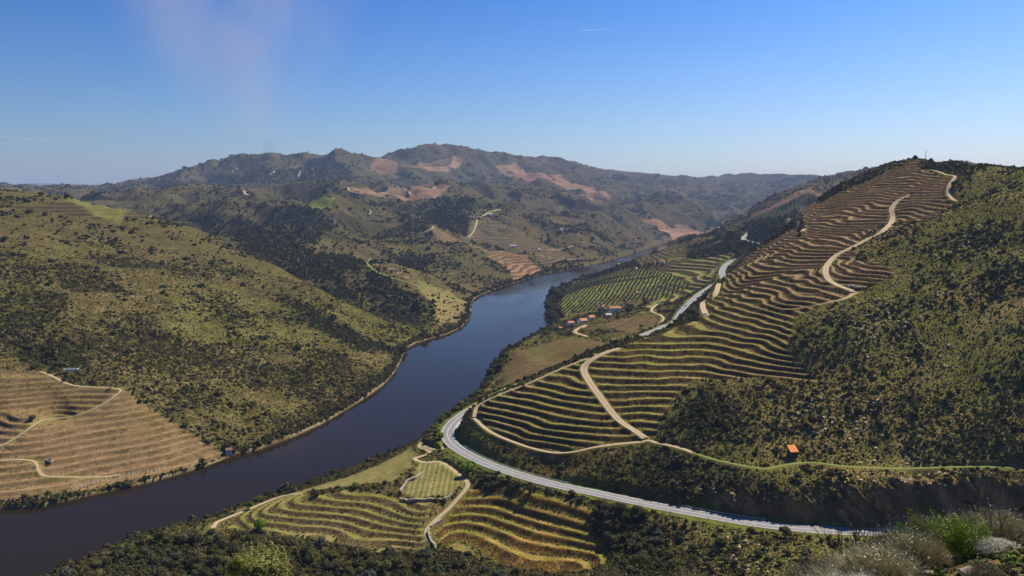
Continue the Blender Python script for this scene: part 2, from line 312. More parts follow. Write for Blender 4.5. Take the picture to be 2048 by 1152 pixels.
field('red', [(800,338),(840,325),(925,318),(920,332),(892,345),(860,343)])
field('red', [(990,330),(1030,325),(1062,340),(1130,360),(1190,376),(1222,402),(1180,395),(1100,362),(1020,355),(1002,345)])
field('red', [(1150,388),(1168,386),(1205,402),(1182,402)])
field('red', [(1280,435),(1300,440),(1350,447),(1400,462),(1440,445),(1446,455),(1395,472),(1340,457),(1290,447)])
field('red', [(740,330),(800,325),(795,340),(755,345)])
field('red', [(700,376),(722,385),(800,399),(870,397),(900,372),(870,366),(840,368),(760,386)])
field('redterr', [(985,500),(1060,512),(1086,540),(1030,562),(1010,532),(975,512)])
field('redterr', [(858,455),(900,470),(965,495),(985,508),(940,492),(870,472)])
field('redterr', [(745,528),(795,538),(835,565),(862,600),(850,590),(800,550)])
field('fineterr', [(942,440),(978,433),(1080,480),(1180,520),(1090,532),(1030,497),(932,475)])
field('fineterr', [(0,420),(150,405),(240,418),(300,436),(220,440),(100,425)])
field('tan', [(130,400),(250,418),(330,440),(240,448),(190,430)])
field('tan', [(830,560),(900,580),(935,605),(915,640),(875,655),(868,610)])
field('green', [(622,402),(672,396),(662,414),(618,418)])
field('green', [(1440,560),(1460,540),(1440,600),(1425,612)])
for pl in ([(782,428),(850,402),(958,402),(950,440),(930,472),(880,455)], [(520,450),(600,412),(668,440),(640,480),(560,505)], [(700,560),(740,535),(800,570),(852,600),(842,650),(800,640),(740,600)],
           [(1040,430),(1150,450),(1240,490),(1100,470)], [(1350,545+0),(1480,455),(1590,412),(1600,440),(1570,470),(1480,500)], [(0,600),(40,650),(130,700),(200,745),(165,765),(110,745),(0,690)], [(560,590),(640,620),(740,680),(800,700),(720,700),(620,650)],
           [(420,345),(700,330),(720,360),(500,372)], [(290,1085),(420,1075),(560,1082),(700,1098),(860,1110),(960,1135),(1100,1152),(1100,1200),(0,1200),(100,1150)], [(940,930),(1000,950),(1090,985),(1150,1005),(1040,995),(950,978)],
           [(1185,1010),(1240,1010),(1340,1060),(1330,1152),(1240,1152),(1240,1100),(1180,1060)], [(1090,610),(1112,588),(1140,568),(1150,590),(1122,625),(1110,640)], [(820,500),(860,520),(850,560),(790,520)], [(1330,850),(1400,780),(1480,790),(1500,880),(1400,900)], [(1300,895),(1440,930),(1600,1000),(1450,1020),(1300,985),(1200,960)]):
    field('wood', pl)
field('wood', [(330,437),(430,425),(530,445),(610,490),(690,545),(770,635),(800,672),(700,606),(550,527),(480,492),(400,457)])
field('wood', [(600,520),(700,505),(735,530),(720,575),(640,565)])
FIELDS['wood'] = FIELDS['wood']
print('fields', time.time() - T0)
MASK = {}
def soft(polys, wd):
    """1 inside, falling to 0 over wd metres at the edge"""
    m = np.zeros(X.shape, bool); D = np.full(X.shape, 1e9)
    for p in polys:
        m |= inpoly(X, Y, p); q = np.array(p + [p[0]]); d, _, _ = dist_line(X, Y, q, wd + 5); D = np.minimum(D, d)
    return np.where(m, np.clip(.5 + D / wd, 0, 1), np.clip(.5 - D / wd, 0, 1))
for k_, pl in FIELDS.items():
    MASK[k_] = soft(pl, {'terrace': 3, 'lowterrace': 3, 'leftterrace': 3, 'rows': 2, 'bankvine': 4, 'leftbank': 5, 'wood': 26}.get(k_, 8))
print('masks', time.time() - T0)

fl_m = np.clip(MASK['lowterrace'] + MASK['leftterrace'] + MASK['rows'] + MASK['bankvine'], 0, 1) * .85
Z = Z * (1 - fl_m) + np.where(inriv, Z, np.clip(ZB, .35 * np.minimum(DR, 8), 1.2 + .85 * DR + (DR > 120) * 9e3)) * fl_m
# terraces: benches cut along the contours, their edges undulating
def terrace(mask, h, wob, wl, seed, riser=.45):
    """returns bench fraction 0 (outer edge) .. 1 (inner foot) and riser weight"""
    global Z
    Tf = Z + wob * fbm(X, Y, wl, 3, seed)
    fr = Tf / h; fl = np.floor(fr); fr = fr - fl
    prof = ss(0, 1, np.clip((fr - (1 - riser)) / riser, 0, 1)) + .06 * fr
    Zt = h * (fl + prof / 1.06) + (Z - Tf) * .9 + h * .12
    Z = Z * (1 - mask) + Zt * mask
    return fr, fl
BN = {}
_up = ss(80, 120, Z)
BN['terrace'] = terrace(MASK['terrace'], 2.7, 2.9 + 4.0 * _up, 60, 31, .46)
CLIFF = ss(2, 6, Z - 24) * 0
BN['lowterrace'] = terrace(MASK['lowterrace'], 2.3, .9, 60, 37, .5)
BN['leftterrace'] = terrace(MASK['leftterrace'], 1.5, .35, 60, 39, .5)
BN['leftbank'] = terrace(MASK['leftbank'], 2.6, 1.2, 70, 43, .42)
BN['terr2'] = terrace(MASK['terr2'], 4.5, 2, 110, 47, .45)
BN['vine2'] = terrace(MASK['vine2'], 3.2, .5, 90, 49, .5)
BN['vine3'] = terrace(MASK['vine3'], 6.0, 1.5, 200, 51, .5)
BN['fineterr'] = terrace(MASK['fineterr'], 5.0, 1.0, 150, 53, .5)
BN['redterr'] = terrace(MASK['redterr'], 5.0, 1.5, 150, 55, .5)
# ways cut into the slope
for (nm_, pts, wd, mt, fl), L in zip(WAYS, lines):
    D, K, _ = dist_line(X, Y, L, 34); hw = wd / 2
    if nm_ == 'road':
        t_up = ss(hw + 1.2, hw + 6.5, D); t_dn = ss(hw + 2.0, hw + 20, D)
        K2 = np.where(D > hw + 1.2, K - .3, K)
        Z = np.where(D < 33, np.where(Z > K, K2 + (Z - K2) * t_up, K2 + (Z - K2) * t_dn), Z)
        ROADD = np.minimum(ROADD, D)
    else:
        sc = 1 + np.clip((RR - 700) / 700, 0, 5)
        t = ss(hw * .8 + .3, hw + 2.2 * sc, D); Z = np.where(D < 33, K + (Z - K) * t, Z)
    WAYD = np.minimum(WAYD, D - hw)
Z = np.where(inriv, np.minimum(-.35 * DR, -.3), np.maximum(Z, .3))
print('terraces+ways', time.time() - T0)

cm = ss(5.8, 8.5, ROADD) * ss(19, 11, ROADD) * ss(24.6, 27, Z) * (X > 70) * (RR < 520) * ss(-.35, .1, fbm(X, Y, 60, 2, 103) + .25 * ss(100, 190, X))
Z += cm * (np.abs(fbm(X + Z * .9, Y * .25, 10, 3, 101, .6)) * 9.5 - 2.4)
Z = np.where(Z > 690, 690 + (Z - 690) * .2, Z)
Z = np.where((RR > 1500) & ~inriv & (DR < 120), np.minimum(Z, .5 + .32 * DR), Z)
# steepness, from the finished grid
dzr = np.gradient(Z, axis=0) / np.gradient(RR, axis=0); dzu = np.gradient(Z, axis=1) / (RR * (U[1] - U[0]))
SL = np.hypot(dzr, dzu)

# ------------------------------------------------------------------ ground cover colours (albedo, with sunlit cliff ribs painted in)
def mix(a, b, t): return a * (1 - t[..., None]) + b * t[..., None]
def c3(*a): return np.array(a)
n1 = fbm(X, Y, 90, 4, 61, .55, cell); n2 = fbm(X, Y, 14, 4, 63, .65, cell); n3 = fbm(X, Y, 5, 3, 65, .7, cell); n4 = fbm(X, Y, 300, 4, 67)
one = np.ones(X.shape)
olive = c3(.125, .100, .040); grass = c3(.135, .128, .034); tanc = c3(.25, .175, .095); dark = c3(.058, .050, .025); brown = c3(.105, .072, .042)
COL = mix(one[..., None] * olive, grass, ss(-.15, .45, n1 + .5 * n2))
COL = mix(COL, tanc, ss(.10, .75, -n1 * .7 + n2 * .7 + n3 * .35) * .75)
COL = mix(COL, dark, ss(.05, .8, n2 * .9 - n3 * .4 - .2 * n1) * .6)
# drier stony side of the left hill and the lower banks
lm = ((X < -20) & (RR < 1300)).astype(float); dry = lm * ss(-.3, .35, fbm(X, Y, 160, 3, 71) + ss(520, 700, RR) * .2 - .003 * (Z - 40))
COL = mix(COL, c3(.25, .19, .115), dry * .32 * ss(-.6, .5, n3 + n2))
rh = ((X > 60) & (RR < 900)).astype(float)
COL = mix(COL, mix(one[..., None] * c3(.165, .17, .055), c3(.25, .20, .09), ss(-.2, .5, n1 + n2 * .6)), rh * .8)
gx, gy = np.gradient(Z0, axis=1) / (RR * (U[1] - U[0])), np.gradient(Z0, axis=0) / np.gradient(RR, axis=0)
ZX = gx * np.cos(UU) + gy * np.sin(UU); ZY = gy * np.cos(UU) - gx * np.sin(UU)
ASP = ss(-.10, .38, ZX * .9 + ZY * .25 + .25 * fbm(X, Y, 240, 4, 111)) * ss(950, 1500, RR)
farm = ss(1200, 3000, RR); COL = mix(COL, c3(.068, .066, .042), farm * .7); COL = mix(COL, c3(.14, .105, .078), farm * ss(.0, .5, n4) * .55)
COL = mix(COL, c3(.055, .058, .040), farm * ss(.1, .6, -n4) * .8); COL = mix(COL, c3(.045, .050, .038), ss(3800, 5200, RR) * .6)
rock = ss(.85, 1.4, SL) * (RR < 1500); COL = mix(COL, c3(.20, .13, .085) * (1 + .5 * n3[..., None]), rock * .8)
rockn = ss(.25, .6, fbm(X, Y, 9, 3, 73)) * ss(.4, .7, SL) * (RR < 1200) * (X < 60); COL = mix(COL, c3(.26, .21, .15), rockn * .5)
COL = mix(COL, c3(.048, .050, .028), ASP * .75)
COL = mix(COL, c3(.10, .082, .045), ss(930, 1300, RR) * .6)
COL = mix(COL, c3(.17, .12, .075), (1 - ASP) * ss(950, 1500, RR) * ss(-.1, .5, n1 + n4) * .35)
COL = mix(COL, c3(.045, .050, .026), MASK['wood'] * .6)
CLF = mix(mix(one[..., None] * c3(.17, .12, .065), c3(.42, .31, .19), ss(-.2, .4, fbm(X + Z * .9, Y * .25, 3, 3, 105, .7))), c3(.09, .085, .04), ss(.1, .5, n2))  # rock colour; pale rib streaks raised to stand in for sunlight on the shaded face
# fields
def cover(mask, col): 
    global COL
    COL = mix(COL, col, mask) if isinstance(col, np.ndarray) and col.ndim == 1 else COL * (1 - mask[..., None]) + col * mask[..., None]
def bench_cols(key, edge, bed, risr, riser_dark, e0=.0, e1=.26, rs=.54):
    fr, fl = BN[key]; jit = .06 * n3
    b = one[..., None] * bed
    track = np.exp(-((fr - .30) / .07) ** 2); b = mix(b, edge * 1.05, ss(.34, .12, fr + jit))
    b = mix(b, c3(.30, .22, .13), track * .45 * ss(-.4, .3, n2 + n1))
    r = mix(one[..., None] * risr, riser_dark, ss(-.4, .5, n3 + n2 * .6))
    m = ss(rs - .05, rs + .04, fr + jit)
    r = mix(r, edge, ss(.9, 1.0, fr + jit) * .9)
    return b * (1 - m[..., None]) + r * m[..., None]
edgeg = mix(one[..., None] * c3(.27, .235, .085), c3(.34, .265, .16), ss(-.15, .45, n1 + n4 * .6))
edgeg = mix(edgeg, c3(.22, .26, .06), ss(.1, .5, -n1 + .4 * n2) * .6)
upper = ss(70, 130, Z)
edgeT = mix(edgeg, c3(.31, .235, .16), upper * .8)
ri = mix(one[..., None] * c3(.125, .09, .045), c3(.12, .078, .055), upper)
fr, fl = BN['terrace']
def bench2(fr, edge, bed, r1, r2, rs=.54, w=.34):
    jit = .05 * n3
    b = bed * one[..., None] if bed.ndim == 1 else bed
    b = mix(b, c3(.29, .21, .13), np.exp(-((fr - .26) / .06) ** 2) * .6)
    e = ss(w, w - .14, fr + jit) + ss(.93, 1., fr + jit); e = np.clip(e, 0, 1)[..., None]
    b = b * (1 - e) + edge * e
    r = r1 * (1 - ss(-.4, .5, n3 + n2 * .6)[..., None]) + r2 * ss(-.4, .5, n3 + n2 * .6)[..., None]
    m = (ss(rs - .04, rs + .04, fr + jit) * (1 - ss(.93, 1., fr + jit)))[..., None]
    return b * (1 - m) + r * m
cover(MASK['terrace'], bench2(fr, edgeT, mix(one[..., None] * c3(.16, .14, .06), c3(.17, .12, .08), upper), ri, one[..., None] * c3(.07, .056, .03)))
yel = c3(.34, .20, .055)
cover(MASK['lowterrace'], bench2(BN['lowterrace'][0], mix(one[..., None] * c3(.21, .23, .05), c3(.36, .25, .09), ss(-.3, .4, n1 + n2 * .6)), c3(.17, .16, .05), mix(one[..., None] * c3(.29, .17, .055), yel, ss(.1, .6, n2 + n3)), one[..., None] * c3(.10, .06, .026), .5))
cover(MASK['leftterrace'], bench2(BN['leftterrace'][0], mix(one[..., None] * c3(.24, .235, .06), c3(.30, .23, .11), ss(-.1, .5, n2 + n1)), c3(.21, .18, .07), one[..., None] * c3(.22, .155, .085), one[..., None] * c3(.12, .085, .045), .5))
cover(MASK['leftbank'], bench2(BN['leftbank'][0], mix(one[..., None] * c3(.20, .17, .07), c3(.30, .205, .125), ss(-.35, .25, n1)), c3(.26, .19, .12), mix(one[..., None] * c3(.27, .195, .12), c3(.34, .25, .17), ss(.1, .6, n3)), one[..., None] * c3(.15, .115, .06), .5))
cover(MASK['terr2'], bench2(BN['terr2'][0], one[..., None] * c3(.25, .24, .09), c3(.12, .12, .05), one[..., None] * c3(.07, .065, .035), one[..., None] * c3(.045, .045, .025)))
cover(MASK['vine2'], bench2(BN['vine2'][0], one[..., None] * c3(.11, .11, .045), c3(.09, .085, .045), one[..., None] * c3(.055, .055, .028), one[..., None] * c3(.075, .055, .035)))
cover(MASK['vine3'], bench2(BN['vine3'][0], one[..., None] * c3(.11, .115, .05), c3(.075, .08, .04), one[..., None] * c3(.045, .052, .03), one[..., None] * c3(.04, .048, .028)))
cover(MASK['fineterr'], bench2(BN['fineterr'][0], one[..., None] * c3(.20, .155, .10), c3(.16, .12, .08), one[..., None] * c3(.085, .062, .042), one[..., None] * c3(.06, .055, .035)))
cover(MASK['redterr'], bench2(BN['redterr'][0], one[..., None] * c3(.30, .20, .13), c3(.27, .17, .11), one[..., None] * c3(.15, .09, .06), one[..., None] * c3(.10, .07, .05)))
def stripes(ax, ay, wl, duty, a, b, jitter=.0):
    ph = (X * ax + Y * ay) / wl + jitter * n2; t = np.abs((ph % 1) - .5) * 2
    k = ss(duty - .12, duty + .12, t) * np.clip(wl / (cell * .9) - 1, 0, 1) ; return mix(one[..., None] * a, b, k)
cover(MASK['rows'], stripes(1, 0, 2.9, .56, c3(.19, .19, .06), c3(.33, .25, .15), .05))
cover(MASK['bankvine'], stripes(.8, .6, 2.6, .5, c3(.20, .20, .06), c3(.27, .20, .12), .08))
cover(MASK['shelf'], mix(stripes(.25, .97, 5, .5, c3(.10, .075, .045), c3(.17, .13, .07), .05), c3(.12, .125, .045), ss(.0, .6, n1)))
cover(MASK['olives'], mix(one[..., None] * c3(.20, .22, .055), c3(.14, .14, .05), ss(-.1, .4, n1)))
RS_ = ss(.2, .5, np.abs(((Z + 6 * n4) / 16) % 1 - .5) * 2); cover(MASK['red'] * (1 - .8 * ss(.12, .35, -n2 * .5 - n1 * .7)), mix(one[..., None] * c3(.24, .15, .11), mix(one[..., None] * c3(.34, .215, .15), c3(.24, .14, .105), ss(-.2, .5, n4 + n1 * .5)), RS_))
cover(MASK['tan'], mix(one[..., None] * c3(.26, .20, .10), c3(.17, .16, .06), ss(-.1, .4, n1)))
cover(MASK['green'], one[..., None] * c3(.17, .19, .045))
# fresh grass beside roads and along the top of the river bank, dry stones at the waterline
verge = ss(11, 3, ROADD - 4) * (1 - cm * .9) * ss(-.5, .3, n2 + .3 * (X < 0)); cover(verge * .55 * (1 - MASK['terrace']), c3(.11, .17, .03))
vg = ss(4, .5, WAYD) * .45 * ss(-.3, .4, n2); cover(vg, c3(.20, .22, .05))
COL = COL * (1 - .85 * cm[..., None]) + CLF * .85 * cm[..., None]
shore = ss(1.9, .8, DR) * ss(-.5, .2, fbm(X, Y, 14, 3, 107)) * (~inriv) * (X < 90) * (RR < 1600); cover(shore * .9, c3(.36, .27, .19))
cover(inriv * 1.0, c3(.03, .028, .015))
COL = COL * np.where(RR > 1000, .80, .86)[..., None] * np.where(((X < 0) & (MASK['leftbank'] < .5))[..., None], c3(.97, 1.0, .80), c3(1.05, .985, .80)); COL = np.clip(COL * (1 + .22 * n3[..., None] + .12 * n2[..., None]), .008, .8)
print('colours', time.time() - T0)

# ------------------------------------------------------------------ materials
def nodes(name):
    m = bpy.data.materials.new(name); m.use_nodes = True; t = m.node_tree
    b = t.nodes['Principled BSDF']; b.inputs['Roughness'].default_value = .9
    b.inputs['Specular IOR Level'].default_value = .25
    return m, t, b
def N(t, kind, **kw):
    n_ = t.nodes.new(kind)
    for k, v in kw.items():
        if k.startswith('i_'): n_.inputs[k[2:].replace('_', ' ')].default_value = v
        else: setattr(n_, k, v)
    return n_
def noise_mat(name, c1, c2, scale=1., rough=.9, bump=.3, dist=.05, detail=6, spec=.25):
    m, t, b = nodes(name); tc = N(t, 'ShaderNodeTexCoord'); nz = N(t, 'ShaderNodeTexNoise', i_Scale=scale, i_Detail=detail)
    nz.inputs['Roughness'].default_value = .65
    mx = N(t, 'ShaderNodeMix', data_type='RGBA'); mx.inputs[6].default_value = (*c1, 1); mx.inputs[7].default_value = (*c2, 1)
    rp = N(t, 'ShaderNodeValToRGB'); rp.color_ramp.elements[0].position = .35; rp.color_ramp.elements[1].position = .65
    t.links.new(tc.outputs['Object'], nz.inputs['Vector']); t.links.new(nz.outputs[0], rp.inputs[0]); t.links.new(rp.outputs[0], mx.inputs[0]); t.links.new(mx.outputs[2], b.inputs['Base Color'])
    bp = N(t, 'ShaderNodeBump', i_Strength=bump, i_Distance=dist); t.links.new(nz.outputs[0], bp.inputs['Height']); t.links.new(bp.outputs[0], b.inputs['Normal'])
    b.inputs['Roughness'].default_value = rough; b.inputs['Specular IOR Level'].default_value = spec
    return m
def terrain_mat():
    m, t, b = nodes('ground'); at = N(t, 'ShaderNodeAttribute', attribute_name='cover')
    geo = N(t, 'ShaderNodeNewGeometry')
    n_a = N(t, 'ShaderNodeTexNoise', i_Scale=.9, i_Detail=5); n_a.inputs['Roughness'].default_value = .75
    n_b = N(t, 'ShaderNodeTexNoise', i_Scale=.12, i_Detail=6); n_b.inputs['Roughness'].default_value = .7
    for q in (n_a, n_b): t.links.new(geo.outputs['Position'], q.inputs['Vector'])
    mp = N(t, 'ShaderNodeMapRange'); mp.inputs[1].default_value = .3; mp.inputs[2].default_value = .7; mp.inputs[3].default_value = .50; mp.inputs[4].default_value = 1.5
    t.links.new(n_a.outputs[0], mp.inputs[0])
    mp2 = N(t, 'ShaderNodeMapRange'); mp2.inputs[1].default_value = .3; mp2.inputs[2].default_value = .7; mp2.inputs[3].default_value = .75; mp2.inputs[4].default_value = 1.25
    t.links.new(n_b.outputs[0], mp2.inputs[0])
    mm = N(t, 'ShaderNodeMath', operation='MULTIPLY'); t.links.new(mp.outputs[0], mm.inputs[0]); t.links.new(mp2.outputs[0], mm.inputs[1])
    vm = N(t, 'ShaderNodeVectorMath', operation='SCALE'); t.links.new(at.outputs['Color'], vm.inputs[0]); t.links.new(mm.outputs[0], vm.inputs['Scale'])
    t.links.new(vm.outputs[0], b.inputs['Base Color'])
    bp = N(t, 'ShaderNodeBump', i_Strength=.8, i_Distance=1.0); t.links.new(n_a.outputs[0], bp.inputs['Height']); t.links.new(bp.outputs[0], b.inputs['Normal'])
    b.inputs['Roughness'].default_value = 1; b.inputs['Specular IOR Level'].default_value = .0
    return m
def leaf_mat(name, c1, c2, tint=True, trans=.0):
    """foliage: two greens mixed by a per-leaf value, and a tone of its own for every plant"""
    m, t, b = nodes(name); at = N(t, 'ShaderNodeAttribute', attribute_name='leaf'); mx = N(t, 'ShaderNodeMix', data_type='RGBA')
    mx.inputs[6].default_value = (*c1, 1); mx.inputs[7].default_value = (*c2, 1); t.links.new(at.outputs['Fac'], mx.inputs[0])
    oi = N(t, 'ShaderNodeObjectInfo'); mp = N(t, 'ShaderNodeMapRange'); mp.inputs[3].default_value = .7; mp.inputs[4].default_value = 1.35
    t.links.new(oi.outputs['Random'], mp.inputs[0])
    vm = N(t, 'ShaderNodeVectorMath', operation='SCALE'); t.links.new(mx.outputs[2], vm.inputs[0]); t.links.new(mp.outputs[0], vm.inputs['Scale'])
    t.links.new(vm.outputs[0], b.inputs['Base Color']); b.inputs['Roughness'].default_value = .7; b.inputs['Specular IOR Level'].default_value = .06
    return m
def scrub_mat():
    """instanced plants: their own tone travels with each point"""
    m, t, b = nodes('scrub_leaves'); at = N(t, 'ShaderNodeAttribute', attribute_name='leaf')
    ti = N(t, 'ShaderNodeAttribute', attribute_name='tone'); ti.attribute_type = 'INSTANCER'
    mp = N(t, 'ShaderNodeMapRange'); mp.inputs[3].default_value = .55; mp.inputs[4].default_value = 1.45; t.links.new(at.outputs['Fac'], mp.inputs[0])
    vm = N(t, 'ShaderNodeVectorMath', operation='SCALE'); t.links.new(ti.outputs['Color'], vm.inputs[0]); t.links.new(mp.outputs[0], vm.inputs['Scale'])
    t.links.new(vm.outputs[0], b.inputs['Base Color']); b.inputs['Roughness'].default_value = .8; b.inputs['Specular IOR Level'].default_value = .1
    return m

def tag(o, label=None, cat=None, group=None, kind=None):
    for k, v in (('label', label), ('category', cat), ('group', group), ('kind', kind)):
        if v: o[k] = v
    return o
def mesh_obj(name, verts, faces, mat, parent=None, smooth=False, loc=None):
    me = bpy.data.meshes.new(name); me.from_pydata([tuple(map(float, v)) for v in verts], [], faces); me.materials.append(mat)
    if smooth: me.polygons.foreach_set('use_smooth', np.ones(len(me.polygons), bool))
    o = bpy.data.objects.new(name, me); S.collection.objects.link(o)
    if parent: o.parent = parent
    if loc is not None: o.location = loc
    return o
def quads_mesh(name, V3, Q, mat, smooth=True):
    me = bpy.data.meshes.new(name); nv = len(V3); nf = len(Q)
    me.vertices.add(nv); me.vertices.foreach_set('co', V3.astype(np.float32).ravel())
    me.loops.add(nf * 4); me.loops.foreach_set('vertex_index', Q.astype(np.int32).ravel())
    me.polygons.add(nf); me.polygons.foreach_set('loop_start', np.arange(0, nf * 4, 4, dtype=np.int32))
    me.polygons.foreach_set('use_smooth', np.full(nf, smooth)); me.materials.append(mat)
    me.update(); return me
def fattr(me, name, data, kind='FLOAT', dom='POINT'):
    a = me.attributes.new(name, kind, dom)
    if kind == 'FLOAT': a.data.foreach_set('value', np.asarray(data, np.float32).ravel())
    elif kind == 'FLOAT_VECTOR': a.data.foreach_set('vector', np.asarray(data, np.float32).ravel())
    else: a.data.foreach_set('color', np.asarray(data, np.float32).ravel())

# ------------------------------------------------------------------ the ground
nr, nc = Z.shape
idx = np.arange(nr * nc).reshape(nr, nc)
Q = np.stack([idx[:-1, :-1], idx[:-1, 1:], idx[1:, 1:], idx[1:, :-1]], -1).reshape(-1, 4)
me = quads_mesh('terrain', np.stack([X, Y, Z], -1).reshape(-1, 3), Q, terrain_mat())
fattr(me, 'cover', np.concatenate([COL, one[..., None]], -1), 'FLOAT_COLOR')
terr = bpy.data.objects.new('terrain', me); S.collection.objects.link(terr); tag(terr, kind='structure')
print('terrain mesh', time.time() - T0)
# apron: plain ground out to the horizon, lower than the hills
AP = mesh_obj('ground', [(-14000, -300, -40), (14000, -300, -40), (14000, 21000, -40), (-14000, 21000, -40)], [(0, 1, 2, 3)], noise_mat('plain', (.09, .085, .05), (.13, .11, .07), .002)); tag(AP, kind='structure')

def water():
    m, t, b = nodes('river_water'); b.inputs['Base Color'].default_value = (.017, .012, .007, 1); b.inputs['Roughness'].default_value = .07
    b.inputs['IOR'].default_value = 1.33; b.inputs['Specular IOR Level'].default_value = .06
    geo = N(t, 'ShaderNodeNewGeometry'); a = N(t, 'ShaderNodeTexNoise', i_Scale=.35, i_Detail=4); c = N(t, 'ShaderNodeTexNoise', i_Scale=.008, i_Detail=3)
    for q in (a, c): t.links.new(geo.outputs['Position'], q.inputs['Vector'])
    mp = N(t, 'ShaderNodeMapRange'); mp.inputs[1].default_value = .4; mp.inputs[2].default_value = .6; mp.inputs[3].default_value = .02; mp.inputs[4].default_value = .10
    t.links.new(c.outputs[0], mp.inputs[0]); bp = N(t, 'ShaderNodeBump', i_Distance=.4); t.links.new(a.outputs[0], bp.inputs['Height']); t.links.new(mp.outputs[0], bp.inputs['Strength'])
    t.links.new(bp.outputs[0], b.inputs['Normal'])
    mg = N(t, 'ShaderNodeMapping'); mg.inputs['Scale'].default_value = (.012, .0035, 1); mg.inputs['Rotation'].default_value = (0, 0, .5); t.links.new(geo.outputs['Position'], mg.inputs[0])
    st = N(t, 'ShaderNodeTexNoise', i_Scale=1.0, i_Detail=5); t.links.new(mg.outputs[0], st.inputs['Vector'])
    m3 = N(t, 'ShaderNodeMapRange'); m3.inputs[1].default_value = .42; m3.inputs[2].default_value = .62; m3.inputs[3].default_value = .015; m3.inputs[4].default_value = .14
    t.links.new(st.outputs[0], m3.inputs[0]); t.links.new(m3.outputs[0], b.inputs['Roughness']); return m
wv = []; wf = []
r0 = smooth_line([P(a, b, z=0)[:2] for a, b in LB], 6); r1 = smooth_line([P(a, b, z=0)[:2] for a, b in RB], 6)
k = 160; ti = np.linspace(0, 1, k)
def resample(L):
    s = np.concatenate([[0], np.cumsum(np.hypot(*np.diff(L, axis=0).T))]); s /= s[-1]
    return np.stack([np.interp(ti, s, L[:, 0]), np.interp(ti, s, L[:, 1])], -1)
# a plain sheet a little wider than the river: the banks rise out of it
xs = [-700, 1500]; ys = [200, 4300]
wat = mesh_obj('river', [(xs[0], ys[0], 0), (xs[1], ys[0], 0), (xs[1], ys[1], 0), (xs[0], ys[1], 0)], [(0, 1, 2, 3)], water()); tag(wat, kind='structure')

# ways as sheets on the ground
M_ASPH = noise_mat('asphalt', (.17, .168, .172), (.235, .23, .23), .6, .85, .15, .02)
M_DIRT = noise_mat('dirt', (.36, .26, .16), (.47, .36, .24), .35, 1, .3, .05); M_GPATH = noise_mat('path_grass', (.16, .22, .04), (.22, .24, .07), .4, 1, .3, .05)
def rut_mat(name, base, dark_, grass_):
    m, t, b = nodes(name); at = N(t, 'ShaderNodeAttribute', attribute_name='across'); ab = N(t, 'ShaderNodeMath', operation='ABSOLUTE'); t.links.new(at.outputs['Fac'], ab.inputs[0])
    geo = N(t, 'ShaderNodeNewGeometry'); nz = N(t, 'ShaderNodeTexNoise', i_Scale=.5, i_Detail=5); t.links.new(geo.outputs['Position'], nz.inputs['Vector'])
    sb = N(t, 'ShaderNodeMath', operation='MULTIPLY_ADD'); t.links.new(nz.outputs[0], sb.inputs[0]); sb.inputs[1].default_value = .7; t.links.new(ab.outputs[0], sb.inputs[2])
    rp_ = N(t, 'ShaderNodeValToRGB'); e = rp_.color_ramp.elements; e[0].position = .30; e[0].color = (*grass_, 1); e[1].position = .52; e[1].color = (*base, 1)
    for p_, c_ in ((.78, base), (1.02, dark_), (1.2, grass_)): q_ = e.new(min(p_ / 1.0, 1.)); q_.color = (*c_, 1)
    sc_ = N(t, 'ShaderNodeMath', operation='MULTIPLY'); sc_.inputs[1].default_value = .8; t.links.new(sb.outputs[0], sc_.inputs[0]); t.links.new(sc_.outputs[0], rp_.inputs[0]); t.links.new(rp_.outputs[0], b.inputs['Base Color'])
    bp = N(t, 'ShaderNodeBump', i_Strength=.5, i_Distance=.3); t.links.new(nz.outputs[0], bp.inputs['Height']); t.links.new(bp.outputs[0], b.inputs['Normal']); b.inputs['Roughness'].default_value = 1; return m
M_DIRT = rut_mat('dirt', (.44, .33, .21), (.30, .215, .13), (.25, .21, .10)); M_GPATH = rut_mat('path_grass', (.17, .20, .05), (.15, .18, .04), (.13, .18, .035))
M_PAINT = noise_mat('white_paint', (.75, .75, .73), (.82, .82, .8), 3, .7, .05, .01)
def ribbon(name, L, off0, off1, lift, mat, drape=True, dash=None):
    vs = []; fs = []; L = np.asarray(L); T = np.gradient(L[:, :2], axis=0); T /= np.linalg.norm(T, axis=1)[:, None] + 1e-9; Nn = np.stack([T[:, 1], -T[:, 0]], -1)
    s = np.concatenate([[0], np.cumsum(np.linalg.norm(np.diff(L[:, :2], axis=0), axis=1))])
    m_ = max(2, int(s[-1] / 2.0)); q = np.linspace(0, s[-1], m_)
    c = np.stack([np.interp(q, s, L[:, i]) for i in range(3)], -1); nn = np.stack([np.interp(q, s, Nn[:, i]) for i in range(2)], -1)
    kk = 8 if abs(off1 - off0) > 1 else 1
    for i in range(m_):
        for a in np.linspace(off0, off1, kk + 1):
            x, y = c[i, 0] + nn[i, 0] * a, c[i, 1] + nn[i, 1] * a
            vs.append((x, y, c[i, 2]))
    vs = np.array(vs)
    if drape: vs[:, 2] = np.maximum(vs[:, 2] - .5, hgt(vs[:, 0], vs[:, 1]))
    vs[:, 2] += lift
    for i in range(m_ - 1):
        if dash and (int(q[i] / dash) % 2): continue
        for j in range(kk): a = i * (kk + 1) + j; fs.append((a, a + 1, a + kk + 2, a + kk + 1))
    o = mesh_obj(name, vs, fs, mat, smooth=True); fattr(o.data, 'across', np.tile(np.linspace(-1, 1, kk + 1), m_)); return o
